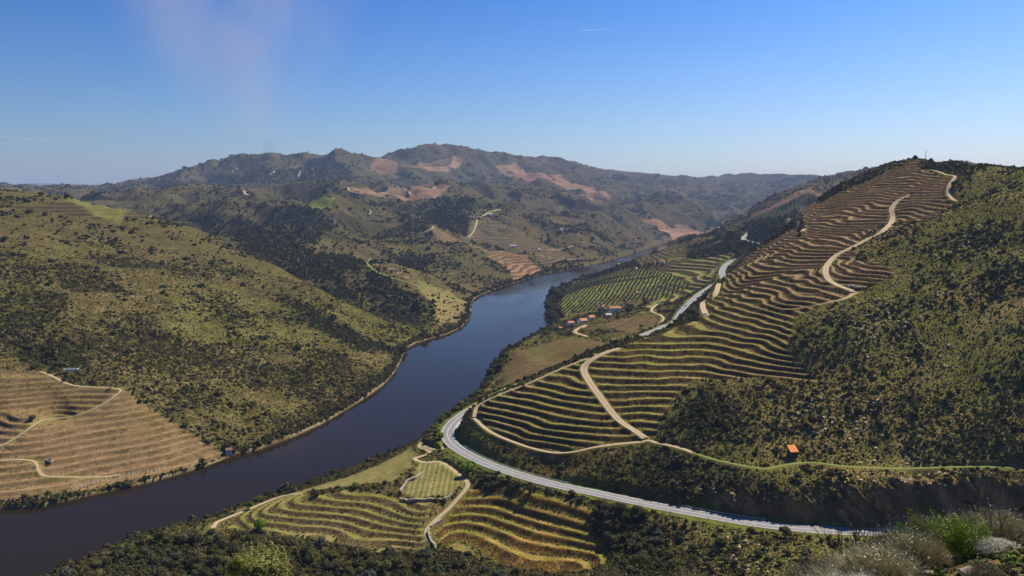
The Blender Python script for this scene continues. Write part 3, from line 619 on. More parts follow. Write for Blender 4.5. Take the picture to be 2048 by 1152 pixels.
for (nm_, pts, wd, mt, fl), L in zip(WAYS, lines):
    if nm_ == 'road':
        o = tag(ribbon('road', L, -wd / 2, wd / 2, .10, M_ASPH, False), kind='structure')
        for a in (-wd / 2 + .7, wd / 2 - .7): tag(ribbon('road_marking', L, a - .09, a + .09, .115, M_PAINT, False), kind='structure')
        tag(ribbon('road_marking', L, -.09, .09, .115, M_PAINT, False, None if wd < 9 else 6), kind='structure')
    else:
        r = float(np.hypot(*L.mean(0)[:2])); w2 = wd / 2 * (1 if nm_ != 'grass_path' else 1)
        tag(ribbon(nm_, L, -w2, w2, .12 + max(0, r - 600) * .0003, M_DIRT if mt == 'dirt' else M_GPATH), kind='structure')
print('ways', time.time() - T0)

# ------------------------------------------------------------------ plants
def crown_mesh(name, mat, seed, nleaf, lobes, size, flat=.85, spread=1.0, blob=True, up=.25):
    """lumpy crown about 2 wide and 1.7 high standing on z = 0: leaf tufts over several lobes"""
    r = np.random.default_rng(seed); vs = []; fs = []; lf = []
    L = []
    for i in range(lobes):
        a = r.uniform(0, 6.283); q = spread * math.sqrt(r.uniform(0, 1)) * .52
        rad = r.uniform(.36, .56) if lobes > 1 else .9
        L.append((q * math.cos(a), q * math.sin(a), rad * .8 + r.uniform(0, .75) * (1 - q * .9) * flat, rad))
    if blob:
        ico = bmesh.new(); bmesh.ops.create_icosphere(ico, subdivisions=1, radius=1)
        iv = np.array([v.co[:] for v in ico.verts]); iff = [[v.index for v in f.verts] for f in ico.faces]; ico.free()
        for (x, y, z, rad) in L:
            b = len(vs); k = rad * r.uniform(.66, .86, (len(iv), 1)); p = iv * k + (x, y, z * 1.0)
            vs.extend(p.tolist()); fs.extend([[b + q for q in f] for f in iff]); lf.extend(r.uniform(.15, .6, len(iv)).tolist())
    w = np.array([l[3] ** 2 for l in L]); w /= w.sum()
    for i in range(nleaf):
        x, y, z, rad = L[r.choice(len(L), p=w)]
        d = r.normal(size=3); d /= np.linalg.norm(d) + 1e-9
        if d[2] < -.35: d[2] *= -.6
        p = np.array([x, y, z]) + d * rad * r.uniform(.78, 1.10)
        if p[2] < 0.02: p[2] = abs(p[2]) + .02
        nrm = d + r.normal(size=3) * .75 + (0, 0, up); nrm /= np.linalg.norm(nrm)
        t = np.cross(nrm, r.normal(size=3)); t /= np.linalg.norm(t) + 1e-9; u_ = np.cross(nrm, t); s_ = size * r.uniform(.6, 1.4)
        b = len(vs); vs.extend([(p + (t * .5 * s_ + u_ * 0)).tolist(), (p + u_ * .42 * s_ + nrm * .1 * s_).tolist(), (p - t * .5 * s_).tolist(), (p - u_ * .42 * s_).tolist()])
        fs.append([b, b+1, b+2, b+3]); l_ = min(1, max(0, r.normal(.5, .28))); lf.extend([l_] * 4)
    me = bpy.data.meshes.new(name); me.from_pydata(vs, [], fs); me.materials.append(mat); fattr(me, 'leaf', lf); return me
def trunk_mesh(name, mat, h, r0, limbs, seed, spread=.5):
    r = random.Random(seed); bm = bmesh.new()
    def tube(p, q, ra, rb, n=6):
        p = Vector(p); q = Vector(q); d = (q - p).normalized(); a = d.orthogonal().normalized(); b = d.cross(a)
        v1 = [bm.verts.new(p + (a * math.cos(6.283*i/n) + b * math.sin(6.283*i/n)) * ra) for i in range(n)]
        v2 = [bm.verts.new(q + (a * math.cos(6.283*i/n) + b * math.sin(6.283*i/n)) * rb) for i in range(n)]
        for i in range(n): bm.faces.new((v1[i], v1[(i+1) % n], v2[(i+1) % n], v2[i]))
        bm.faces.new(v2)
    top = Vector((r.uniform(-.08, .08), r.uniform(-.08, .08), h)); tube((0, 0, -.4), top, r0, r0 * .6)
    for i in range(limbs):
        a = 6.283 * i / limbs + r.uniform(-.4, .4); q = top + Vector((math.cos(a) * spread, math.sin(a) * spread, r.uniform(.35, .8)))
        tube(top - Vector((0, 0, r.uniform(0, .3) * h)), q, r0 * .5, r0 * .16, 5)
        q2 = q + Vector((math.cos(a + .5) * .25, math.sin(a + .5) * .25, .3)); tube(q, q2, r0 * .18, r0 * .06, 4)
    me = bpy.data.meshes.new(name); bm.to_mesh(me); bm.free(); me.materials.append(mat); return me
M_BARK = noise_mat('bark', (.07, .055, .04), (.14, .115, .09), 6, .95, .5, .02)
LM = {'dark': leaf_mat('holm_oak_leaves', (.045, .045, .018), (.15, .14, .052)), 'grey': leaf_mat('olive_leaves', (.045, .055, .035), (.12, .13, .085)),
      'bright': leaf_mat('spring_leaves', (.09, .14, .015), (.22, .30, .035)), 'mid': leaf_mat('shrub_leaves', (.07, .08, .022), (.20, .19, .055)),
      'brown': leaf_mat('dry_leaves', (.07, .05, .035), (.17, .125, .085)), 'yellow': leaf_mat('yellow_green_leaves', (.13, .15, .03), (.27, .27, .07)),
      'white': leaf_mat('white_blossom', (.10, .11, .045), (.62, .60, .46)), 'cypress': leaf_mat('cypress_leaves', (.015, .022, .012), (.04, .05, .025))}
SCR = scrub_mat()
def link(o): S.collection.objects.link(o); return o
PROTO = {}
def plant(kind, mat, name, seed, nleaf, lobes, size, loc, scale, label, cat, group=None, trunk=(.9, .09, 4), flat=.85, lift=.0, rot=0, key=None, spread=1.):
    """a tree or shrub: Empty at the foot, crown and trunk as children; meshes are shared between plants of one kind"""
    k = (key or kind, mat, seed)
    if k not in PROTO:
        PROTO[k] = (crown_mesh('crown', LM[mat], seed, nleaf, lobes, size, flat, spread), trunk_mesh('trunk', M_BARK, *trunk, seed))
    cm, tm = PROTO[k]
    e = link(bpy.data.objects.new(name, None)); e.location = loc; e.scale = scale; e.rotation_euler = (0, 0, rot); e.empty_display_size = .2
    tag(e, label, cat, group)
    c = link(bpy.data.objects.new('crown', cm)); c.parent = e; c.location = (0, 0, lift); t = link(bpy.data.objects.new('trunk', tm)); t.parent = e
    return e
TREEP = []                                   # feet of the trees placed one by one, kept free of scrub
def gz(x, y): return float(hgt(x, y))
def tree_at(px, py, size, mat, label, cat='tree', group=None, name='tree', tall=1.0, d=None, seed=0, nleaf=1500, lobes=9, lsz=.15, lift=.45, key='tree'):
    if d is None: x, y, _ = G(px, py, Z)
    else: x, y = (px - 1024) / F * d, d
    TREEP.append((x, y, size * .5))
    s = size / 2; return plant(key, mat, name, seed, nleaf, lobes, lsz, (x, y, gz(x, y) - .1), (s, s, s * tall), label, cat, group, lift=lift, rot=random.uniform(0, 6.28))

# trees and large shrubs that stand out in the photograph, each by its own look and place
tree_at(521, 1058, 7.2, 'bright', 'round bright green tree standing alone on the terraced field above the woods', seed=1, lift=.15)
SP = [
 (498,1018,5,'bright','bright green tree by the fork of the pale dirt track','tree',1), (517,1002,4.5,'bright','bright green bush on the river bank just behind the fork of the track','shrub',1),
 (524,1003,2.6,'dark','small dark round bush beside the fork of the dirt track','shrub',2),
 (483,1000,4.6,'brown','brownish bush hanging over the water left of two bright green ones','shrub',2),(468,1012,4.4,'grey','grey green bush on the bank next to the brownish bush','shrub',3),
 (448,1018,3.6,'yellow','yellow green bush at the water edge, third from the fork','shrub',4),(430,1026,3,'mid','small green bush at the water edge below the bank vineyard','shrub',4),(406,1032,3.4,'mid','green bush at the water edge left of the small one','shrub',5),(360,1046,4.2,'mid','green bush standing alone against the dark water, lowest on the bank','shrub',6),
 (632,992,4.8,'dark','dark bush casting shadow on the bank between vineyard and terraces','shrub',2),(712,975,4.6,'bright','green bush on the vineyard edge left of the vertical rows','shrub',5),(770,968,3.4,'dark','dark little bush left of the vertical vine rows','shrub',3),(600,968,2.6,'mid','tiny green bush on the edge of the river above the vineyard','shrub',4),
 (888,1006,3.8,'dark','dark round bush in the gap left of the stony ramp','shrub',4),(990,950,0,'','','',0),
 (934,948,7.5,'bright','large fresh green tree beside the bend, top right of the vertical vine rows','tree',3),(945,938,5.5,'bright','smaller fresh green tree behind the large one by the bend','tree',5),
 (968,962,5,'dark','dark oak leaning over the end of the stony ramp','tree',6),(995,955,4.4,'dark','dark oak just under the guard rail, second from the fresh green tree','tree',4),(985,975,4,'grey','grey green tree at the head of the orange terraces','tree',5),
 (1000,966,3.6,'grey','small grey green tree between two dark oaks on the road bank','tree',6),(1018,962,4,'dark','dark oak in the row of trees under the road','tree',1),(1038,975,4,'dark','squat dark oak on the road bank above the orange terraces','tree',2),(1060,985,5,'dark','wide dark oak below the sandy lay-by','tree',3),
 (1112,1030+0,0,'','','',0),
 (960,802,3.4,'dark','dark bush on the inner verge where the road leaves the bend','shrub',1),(988,778,4.2,'bright','green tree at the far end of the bend, over the white parapet','tree',7),(1043,775,5.0,'mid','green tree where the road slips behind the terraced nose','tree',8),(1020,775,4,'dark','dark bush touching the parapet behind the nose','shrub',3),
 (900,835,0,'','','',0),
 (1283,657,6.5,'yellow','round yellow green tree alone at the edge of the brown vineyard','tree',4),(1196,700,4,'mid','small green bush in the gully beside the brown vineyard','shrub',5),
 (1360,1072,4.2,'dark','dark round bush with a long shadow on the grassy slope under the road','shrub',3),(1570,1075,6.2,'dark','big dark bush touching the lower edge of the road','tree',4),(1440,1098,6.4,'dark','broad dark tree on the slope below the road, left of the big dark bush','tree',5),(1530,1098,5.6,'dark','dark tree in the hollow below the road near its guard rail','tree',6),
 (1660,958,5.2,'dark','round dark tree just under the grassy path on the right slope','tree',1),(1622,945,2.6,'dark','small dark bush under the grassy path beside the round dark tree','shrub',2),(1580,890,0,'','','',0),
 (1930,955,4.6,'dark','dark bush below the grassy path, left one of a touching pair','shrub',4),(1950,958,4.4,'dark','dark bush below the grassy path, right one of a touching pair','shrub',5),
 (1740,573,4.6,'yellow','yellow green bush at the tip of the dirt track junction','shrub',6),(1755,820,4.4,'dark','dark tree in the middle of the scrubby right slope','tree',2),(1625,850,6,'dark','dark spreading tree on the scrubby slope above the orange roofed hut','tree',3),
 (64,842,5,'dark','dark tree on the terraces of the left bank, beside the track','tree',3),(222,777,2.8,'bright','small bright tree at the hairpin of the left bank track','tree',6),(190,768,3.2,'mid','green bush below the track on the left bank','shrub',7),(158,745,4,'bright','bright green bush beside the long white tank','shrub',5),(372,852,5,'bright','bright green bush with dark shadow on the edge of the left bank vineyard','shrub',7),
 (130,762,3.6,'dark','dark bush by the track under the long white tank','shrub',6),(580,795,4.4,'dark','dark tree standing apart low on the stony left hillside','tree',4),(610,815,3.6,'dark','dark tree nearest the water on the stony left hillside','tree',6),
]
for px, py, sz, mt, lab, ct, sd in SP:
    if sz: tree_at(px, py, sz, mt, lab, ct, name='tree' if ct == 'tree' else 'shrub', seed=sd % 4 + 1, lift=.4 if ct == 'tree' else .02, key=ct)
def px_line(pts, n):
    L = smooth_line([(a, b, 0) for a, b in pts], 10); k = np.linspace(0, len(L) - 1, n).astype(int); return L[k, :2]
# trees on the far bank and near bank of the river
for i, (a, b) in enumerate(px_line([(1092,612),(1098,598),(1108,590),(1120,600),(1112,625),(1105,635),(1100,622)], 16)):
    x, y, _ = P(a + random.uniform(-5, 5), b + random.uniform(-4, 4), z=6); s = random.uniform(11, 19)
    plant('tree', 'dark', 'tree', 1 + i % 4, 1500, 9, .15, (x, y, max(gz(x, y), 1)), (s/2, s/2, s * .5), 'tall dark tree in the dense clump jutting into the river', 'tree', 'dark trees of the river point', lift=.5, rot=i); TREEP.append((x, y, 5))
for i, (a, b) in enumerate(px_line([(1035,690),(1015,702),(1000,715),(993,735),(985,750),(975,765),(965,775),(950,790),(935,802),(920,815),(905,822),(893,832),(880,845),(872,858),(868,872),(880,880)], 44)):
    x, y, _ = G(a + random.uniform(-4, 6), b + random.uniform(-3, 3), Z); s = random.uniform(4, 8) if i > 12 else random.uniform(6, 10); mt = ['dark', 'bright', 'mid', 'bright', 'mid', 'dark'][i % 6] if i > 12 else ['dark', 'brown', 'dark'][i % 3]
    plant('tree', mt, 'tree', 1 + i % 4, 1500, 9, .15, (x, y, gz(x, y) - .3), (s/2, s/2, s * .45), {'dark': 'dark green tree in the belt between river and road bend', 'bright': 'fresh green tree in the belt between river and road bend', 'mid': 'mid green tree in the belt between river and road bend', 'brown': 'bare brown tree in the belt between river and vineyard'}[mt], 'tree', 'riverside belt of %s trees' % mt, lift=.3, rot=i); TREEP.append((x, y, 3))
def fill(poly, n, smin, smax, mats, labs, group, sep=.55, tall=(.8, 1.1), zmax=None):
    pts = GP(poly); p = np.array(pts)[:, :2]; got = []; tries = 0
    q = np.array(poly); 
    while len(got) < n and tries < n * 60:
        tries += 1; a = random.uniform(q[:, 0].min(), q[:, 0].max()); b = random.uniform(q[:, 1].min(), q[:, 1].max())
        if not inpoly(np.array([a]), np.array([b]), q)[0]: continue
        x, y, _ = G(a, b, Z); s = random.uniform(smin, smax)
        if any((x-u)**2 + (y-v)**2 < ((s + w) * sep * .5)**2 * 1.0 for u, v, w in got): continue
        got.append((x, y, s)); i = random.randrange(len(mats)); t = random.uniform(*tall)
        plant('tree', mats[i], 'tree', 1 + random.randrange(4), 1500, 9, .15, (x, y, gz(x, y) - .3), (s/2, s/2, s/2 * t), labs[i], 'tree', group + (' of %s foliage' % mats[i]), lift=.25, rot=random.uniform(0, 6.28)); TREEP.append((x, y, s * .5))
fill([(300,1080),(420,1072),(560,1082),(700,1100),(860,1112),(960,1138),(1080,1150),(1080,1170),(100,1170),(130,1145),(200,1118)], 130, 3.6, 7.2, ['dark', 'dark', 'dark', 'mid', 'grey'],
     ['dark evergreen oak in the wood along the bottom of the picture'] * 3 + ['mid green tree in the wood along the bottom of the picture', 'grey green tree in the wood along the bottom of the picture'], 'valley wood')
fill([(1188,1010),(1240,1000),(1290,1030),(1330,1060),(1320,1100),(1280,1120),(1240,1110),(1195,1068)], 34, 3.6, 6.5, ['dark', 'dark', 'grey'], ['dark evergreen oak in the thicket right of the orange terraces'] * 2 + ['grey green tree in the thicket right of the orange terraces'], 'terrace edge thicket')
fill([(1360,1080),(1480,1075),(1600,1095),(1700,1110),(1680,1150),(1400,1150),(1330,1130)], 22, 2.6, 5, ['dark', 'mid', 'grey'], ['dark evergreen oak in the hollow under the road', 'mid green bush in the hollow under the road', 'grey green bush in the hollow under the road'], 'plants of the hollow', 1.0)
print('trees', len(TREEP), time.time() - T0)

for a, b, r_ in [(1585,911,4.2),(1230,622,14),(1203,618,10),(1165,646,10),(1141,651,7),(1325,528,8),(142,741,8),(98,922,5),(458,908,3.5),(1704,574,4)]: q_ = G(a, b, Z); TREEP.append((q_[0], q_[1], r_))
# scrub and woodland: past counting
TP = np.array(TREEP)
def scatter(name, label, cat, xs, ys, size, tone, protos, tall=None, sink=.12):
    n_ = len(xs); z = hgt(xs, ys); p = np.stack([xs, ys, z - size * sink], -1)
    me = bpy.data.meshes.new(name); me.vertices.add(n_); me.vertices.foreach_set('co', p.astype(np.float32).ravel())
    fattr(me, 'tone', np.concatenate([tone, np.ones((n_, 1))], 1), 'FLOAT_COLOR')
    sc = np.stack([size / 2, size / 2, size / 2 * (rng.uniform(.6, 1.1, n_) if tall is None else tall)], -1); fattr(me, 'siz', sc, 'FLOAT_VECTOR')
    fattr(me, 'spin', np.stack([rng.normal(0, .12, n_), rng.normal(0, .12, n_), rng.uniform(0, 6.28, n_)], -1), 'FLOAT_VECTOR')
    o = link(bpy.data.objects.new(name, me)); tag(o, label, cat, None, 'stuff')
    g = bpy.data.node_groups.new(name, 'GeometryNodeTree'); g.interface.new_socket('Geometry', in_out='INPUT', socket_type='NodeSocketGeometry'); g.interface.new_socket('Geometry', in_out='OUTPUT', socket_type='NodeSocketGeometry')
    gi = g.nodes.new('NodeGroupInput'); go = g.nodes.new('NodeGroupOutput'); ip = g.nodes.new('GeometryNodeInstanceOnPoints'); jn = g.nodes.new('GeometryNodeJoinGeometry')
    for ob in protos:
        oi = g.nodes.new('GeometryNodeObjectInfo'); oi.inputs['Object'].default_value = ob; oi.transform_space = 'ORIGINAL'
        sm = g.nodes.new('GeometryNodeSetMaterial'); sm.inputs['Material'].default_value = SCR; ti_ = g.nodes.new('GeometryNodeGeometryToInstance')
        g.links.new(oi.outputs['Geometry'], sm.inputs[0]); g.links.new(sm.outputs[0], ti_.inputs[0]); g.links.new(ti_.outputs[0], jn.inputs[0])
    def na(nm, ty):
        a = g.nodes.new('GeometryNodeInputNamedAttribute'); a.data_type = ty; a.inputs[0].default_value = nm; return a.outputs[0]
    g.links.new(gi.outputs[0], ip.inputs['Points']); g.links.new(jn.outputs[0], ip.inputs['Instance']); ip.inputs['Pick Instance'].default_value = True
    ri_ = g.nodes.new('FunctionNodeRandomValue'); ri_.data_type = 'INT'; ri_.inputs['Min'].default_value = 0; ri_.inputs['Max'].default_value = len(protos) - 1
    g.links.new([s_ for s_ in ri_.outputs if s_.type == 'INT'][0], ip.inputs['Instance Index'])
    er = g.nodes.new('FunctionNodeEulerToRotation'); g.links.new(na('spin', 'FLOAT_VECTOR'), er.inputs[0]); g.links.new(er.outputs[0], ip.inputs['Rotation']); g.links.new(na('siz', 'FLOAT_VECTOR'), ip.inputs['Scale'])
    g.links.new(ip.outputs[0], go.inputs[0]); md = o.modifiers.new('plants', 'NODES'); md.node_group = g
    print(name, n_, time.time() - T0); return o
# four small shrubs by the road lend their crowns to the scrub
PRO = []
for i, (px, py, lab) in enumerate([(1000,905,'low green shrub on the slope between the road and the terraces, leftmost of four'), (1030,915,'low green shrub second from the bend under the terraces'), (1075,925,'low green shrub under the terraces near the sandy lay-by'), (1120,935,'low green shrub above the road opposite the sandy lay-by')]):
    x, y, _ = G(px, py, Z); e = plant('low%d' % i, 'mid', 'shrub', 20 + i, 230, 3 + i, .34, (x, y, gz(x, y) - .2), (1.5, 1.5, 1.3), lab, 'shrub', lift=0, trunk=(.5, .07, 3)); PRO.append(e.children[0] if e.children and e.children[0].name.startswith('crown') else [c for c in e.children if c.name.startswith('crown')][0])
def at_grid(A_, x, y): u, v = uv_of(x, y); i = np.clip(np.searchsorted(V, v), 0, nr - 1); j = np.clip(np.searchsorted(U, u), 0, nc - 1); return A_[i, j]
OPEN = np.clip(1 - sum(MASK[k_] for k_ in MASK if k_ not in ('wood', 'tan', 'green')), 0, 1) * (WAYD > 1.3) * (~inriv) * (DR > 1.0) * (1 - .8 * MASK['tan']) * (1 - MASK['green'])
OPEN = OPEN * (1 - ((RR > 1500) & (DR < 25) & (X > 0.09 * Y)) * .9) * (ROADD > 7.5) * (1 - .25 * cm)
TON = {k_: q_ * c3(1.75, 1.55, 1.25) for k_, q_ in {'dark': c3(.046, .048, .020), 'olive': c3(.092, .084, .032), 'grey': c3(.11, .105, .062), 'bright': c3(.15, .17, .030), 'brown': c3(.13, .09, .055), 'white': c3(.62, .58, .45), 'green': c3(.088, .096, .024)}.items()}
def sample(n_, v0, v1, s0, cov, umax=.66):
    u = rng.uniform(-umax, umax, n_); v = rng.uniform(math.log(v0), math.log(v1), n_); r = np.exp(v); x = r * np.sin(u); y = r * np.cos(u)
    cl = fbm(x, y, 60, 4, 81, .6) ; cl2 = fbm(x, y, 230, 3, 83); wd = at_grid(MASK['wood'], x, y)
    dens = np.clip(.34 + 1.3 * cl + .5 * cl2 + .02 * (x > 60), .05, 1) ; asp = at_grid(ASP, x, y); dens = np.where(np.hypot(x, y) > 1000, dens * (.6 + 1.3 * asp), dens); dens = np.maximum(dens, wd * .75); dens = np.maximum(dens, (at_grid(DR, x, y) < 7) * .95)
    size = s0 * (r / 500) ** .58 * rng.lognormal(-.08, .46, n_) * (1 + .35 * wd)
    size = size * (1 + .45 * (at_grid(DR, x, y) < 9)); dens = dens * (s0 * (r / 500) ** .58 / r) ** -2 / ((s0 * (v0 / 500) ** .58 / v1) ** -2 if False else (s0 * (v1 / 500) ** .58 / v1) ** -2)
    k = rng.uniform(0, 1, n_) < dens * at_grid(OPEN, x, y)
    x, y, size, wd, cl = x[k], y[k], size[k], wd[k], cl[k]
    if len(TP):
        near_ = np.zeros(len(x), bool)
        for a, b, c in TREEP: near_ |= (x - a) ** 2 + (y - b) ** 2 < (c * .9) ** 2
        x, y, size, wd, cl = (q[~near_] for q in (x, y, size, wd, cl))
    n2_ = len(x); c = rng.uniform(0, 1, n2_); t = np.empty((n2_, 3)); rr = np.hypot(x, y)
    pal = [('olive', .30), ('dark', .46), ('green', .68), ('grey', .80), ('bright', .92), ('brown', 1.01)]
    lo = 0
    for nm_, hi in pal: t[(c >= lo) & (c < hi)] = TON[nm_]; lo = hi
    t[(wd > .5) & (c < .6)] = TON['dark'] * 1.1; t[(wd > .5) & (c > .8)] = TON['grey'] * .7
    big = size > s0 * (rr / 500) ** .58 * 1.5; t[big] = TON['dark']
    fl_ = (x > 90) & (rr < 900) & (fbm(x, y, 55, 2, 91) > .10) & (c > .52) & (c < .68) & (size < 2.6); t[fl_] = TON['white']
    fr_ = ss(1200, 3500, rr)[:, None]; t = t * (1 - fr_ * .25)
    return x, y, size, t * rng.uniform(.75, 1.3, (n2_, 1))
x, y, s_, t_ = sample(760000, 230, 1150, 1.5, .3)
scatter('scrub', 'rough scrub of low bushes covering both near hillsides', 'scrub', x, y, s_, t_, PRO)
x, y, s_, t_ = (np.concatenate(q_) for q_ in zip(sample(330000, 1150, 2600, 1.75, .3), sample(420000, 2600, 7600, 1.9, .3))); t_ = t_ * .85
scatter('far_scrub', 'scrub and woodland dotting the distant hills', 'scrub', x, y, s_, t_, PRO, tall=rng.uniform(.7, 1.2, len(x)))
# small plants: weeds on the terrace banks, grass tufts and heather between the bushes
def tufts(n_, v0, v1, smin, smax):
    u = rng.uniform(-.62, .62, n_); v = rng.uniform(math.log(v0), math.log(v1), n_); r = np.exp(v); x = r * np.sin(u); y = r * np.cos(u)
    k = (at_grid(OPEN, x, y) > rng.uniform(0, 1, n_)); x, y = x[k], y[k]; n2_ = len(x); s = rng.uniform(smin, smax, n2_) * (np.hypot(x, y) / 500) ** .6
    c = rng.uniform(0, 1, n2_)[:, None]; t = np.where(c < .35, c3(.17, .15, .05), np.where(c < .6, c3(.13, .16, .035), np.where(c < .8, c3(.075, .075, .03), c3(.22, .17, .10))))
    return x, y, s, t * rng.uniform(.7, 1.3, (n2_, 1))
x, y, s_, t_ = tufts(300000, 260, 1100, .5, 1.1); scatter('grass', 'grass tufts and low heather between the bushes', 'grass', x, y, s_, t_, PRO[:2])
def on_bench(keys, n_, lo, hi, v0, v1, smin, smax, cols):
    X_, Y_, S_, T_ = [], [], [], []
    u = rng.uniform(-.62, .62, n_); v = rng.uniform(math.log(v0), math.log(v1), n_); r = np.exp(v); x = r * np.sin(u); y = r * np.cos(u)
    for k_ in keys:
        m = at_grid(MASK[k_], x, y) > .9; f = at_grid(BN[k_][0], x, y); m &= (f > lo) & (f < hi) & (at_grid(WAYD, x, y) > .4)
        X_.append(x[m]); Y_.append(y[m])
    x = np.concatenate(X_); y = np.concatenate(Y_); n2_ = len(x); c = rng.integers(0, len(cols), n2_)
    return x, y, rng.uniform(smin, smax, n2_), np.array(cols)[c] * rng.uniform(.7, 1.3, (n2_, 1))
x, y, s_, t_ = on_bench(['leftterrace', 'lowterrace'], 160000, .48, .97, 330, 600, .35, .9, [(.30, .19, .06), (.22, .15, .06), (.16, .14, .05), (.18, .20, .05)])
scatter('dry_weeds', 'golden dry weeds on the banks of the lower terraces', 'weeds', x, y, s_, t_, PRO[:2], sink=.2)
x, y, s_, t_ = on_bench(['terrace'], 260000, .53, .95, 330, 1100, .5, 1.3, [(.11, .095, .04), (.15, .105, .055), (.18, .15, .05), (.09, .10, .035)])
scatter('bank_weeds', 'dark weeds and brambles on the banks between the vineyard terraces', 'weeds', x, y, s_, t_, PRO[:2], sink=.2)
x, y, s_, t_ = on_bench(['terrace', 'leftterrace', 'lowterrace', 'leftbank'], 260000, .37, .47, 330, 1000, .6, 1.2, [(.09, .07, .04), (.06, .05, .03), (.16, .14, .05)])
scatter('vines', 'rows of bare vine stocks on the terraces', 'vines', x, y, s_, t_, PRO[:2])
# olive groves planted in rows
ox, oy = [], []
for a in np.arange(-40, 900, 7.5):
    for b in np.arange(900, 2100, 6.5): ox.append(a + .28 * (b - 900)); oy.append(b)
ox = np.array(ox) - 60 + rng.normal(0, .6, len(ox)); oy = np.array(oy) + rng.normal(0, .6, len(oy)); k = (at_grid(MASK['olives'], ox, oy) > .5) & (at_grid(WAYD, ox, oy) > 1.5); ox, oy = ox[k], oy[k]
scatter('olive_grove', 'grey green olive trees in straight rows beside the farm', 'olive trees', ox, oy, rng.uniform(3.4, 4.8, len(ox)), c3(.085, .10, .055) * rng.uniform(.8, 1.25, (len(ox), 1)), PRO, tall=np.full(len(ox), .95))

# bushes on the crest of the right hill
for i in range(16):
    px = 1842 + i * 5.6 + random.uniform(-2, 2); x, y = (px - 1024) / F * 890, 890 - i * 5 + random.uniform(-20, 10); sz = random.uniform(4, 7)
    plant('shrub', 'dark', 'shrub', 1 + i % 4, 1500, 9, .15, (x, y, gz(x, y) - .3), (sz/2, sz/2, sz * .4), 'dark bush in the row on the summit of the terraced hill', 'shrub', 'summit bushes', lift=.05, rot=i)
# ------------------------------------------------------------------ foreground plants, a few tens of metres away
def blades_mesh(name, mat, seed, n_, h, spread, w, segs=3, droop=.25, tufts_=0, fan=1.):
    """a broom: hundreds of thin upright twigs fanning from one foot"""
    r = np.random.default_rng(seed); vs = []; fs = []; lf = []
    for i in range(n_):
        a = r.uniform(0, 6.283); q = math.sqrt(r.uniform(0, 1)); zq = r.uniform(0, 1) ** .7 * math.sqrt(max(0., 1 - q * q * .85)); b0 = np.array([math.cos(a) * q * spread * .85, math.sin(a) * q * spread * .85, zq * h * .72]) if n_ > 100 else np.array([math.cos(a) * q * .3, math.sin(a) * q * .3, 0.])
        d = np.array([math.cos(a) * q * .55 * fan + r.normal(0, .32), math.sin(a) * q * .55 * fan + r.normal(0, .32), 1]); d /= np.linalg.norm(d)
        L = h * (r.uniform(.16, .34) if n_ > 100 else r.uniform(.5, .8)); s_ = np.cross(d, r.normal(size=3)); s_ /= np.linalg.norm(s_); l_ = float(np.clip(r.normal(.5, .28), 0, 1)); b = len(vs)
        for k in range(segs + 1):
            t = k / segs; p = b0 + d * L * t + np.array([math.cos(a), math.sin(a), -.3]) * droop * L * t * t + r.normal(0, .012 * h, 3); ww = w * (1 - .75 * t)
            vs += [(p - s_ * ww).tolist(), (p + s_ * ww).tolist()]; lf += [l_, l_]
            if k: q_ = b + 2 * k; fs.append([q_ - 2, q_ - 1, q_ + 1, q_])
        if r.uniform() < tufts_:
            for k in range(5):
                p = b0 + d * L * r.uniform(.45, 1.05) + r.normal(0, .05 * h, 3); t1 = r.normal(size=3) * w * 1.5; t2 = r.normal(size=3) * w * 1.5; b = len(vs)
                vs += [(p - t1).tolist(), (p - t2).tolist(), (p + t1).tolist(), (p + t2).tolist()]; fs.append([b, b+1, b+2, b+3]); lf += [min(1, l_ + .45)] * 4
    me = bpy.data.meshes.new(name); me.from_pydata(vs, [], fs); me.materials.append(mat); fattr(me, 'leaf', lf); return me
LM['broom'] = leaf_mat('broom_twigs', (.20, .19, .10), (.46, .42, .27)); LM['straw'] = leaf_mat('dry_grass', (.20, .17, .10), (.38, .33, .2)); LM['blossom'] = leaf_mat('broom_blossom', (.12, .14, .06), (.72, .70, .55))
BM = {}
def broom(px, d, top, width, kind, label, name='broom_bush', cat='shrub', seed=0, group=None):
    x, y = (px - 1024) / F * d, d; g_ = gz(x, y); w_ = math.hypot((px-1024)/F, 1); h = max(.5, HC - (top - 405) / F * d * 1.0 - g_); wm = width / F * d
    k = (kind, seed % 3)
    if k not in BM:
        mt = LM[kind]; st = {'broom': (6500, 1.7, 1.0, .010, 3, .2, .10), 'blossom': (4200, 1.4, 1.0, .010, 3, .25, 1.0), 'straw': (1800, 1.5, 1.0, .008, 3, .3, .0)}[kind]
        BM[k] = (blades_mesh('foliage', mt, 7 + seed % 3 + len(kind), st[0], st[1], st[2], st[3], st[4], st[5], st[6]), blades_mesh('stems', M_BARK, 3 + seed, 26, 1.1, .35, .02, 4, .1))
    e = link(bpy.data.objects.new(name, None)); e.location = (x, y, g_ - .1); e.rotation_euler = (0, 0, random.uniform(0, 6.28)); e.scale = (wm / 2.1, wm / 2.1, h / 1.9); tag(e, label, cat, group)
    for nm_, m_ in zip(('foliage', 'stems'), BM[k]): c = link(bpy.data.objects.new(nm_, m_)); c.parent = e
    return e
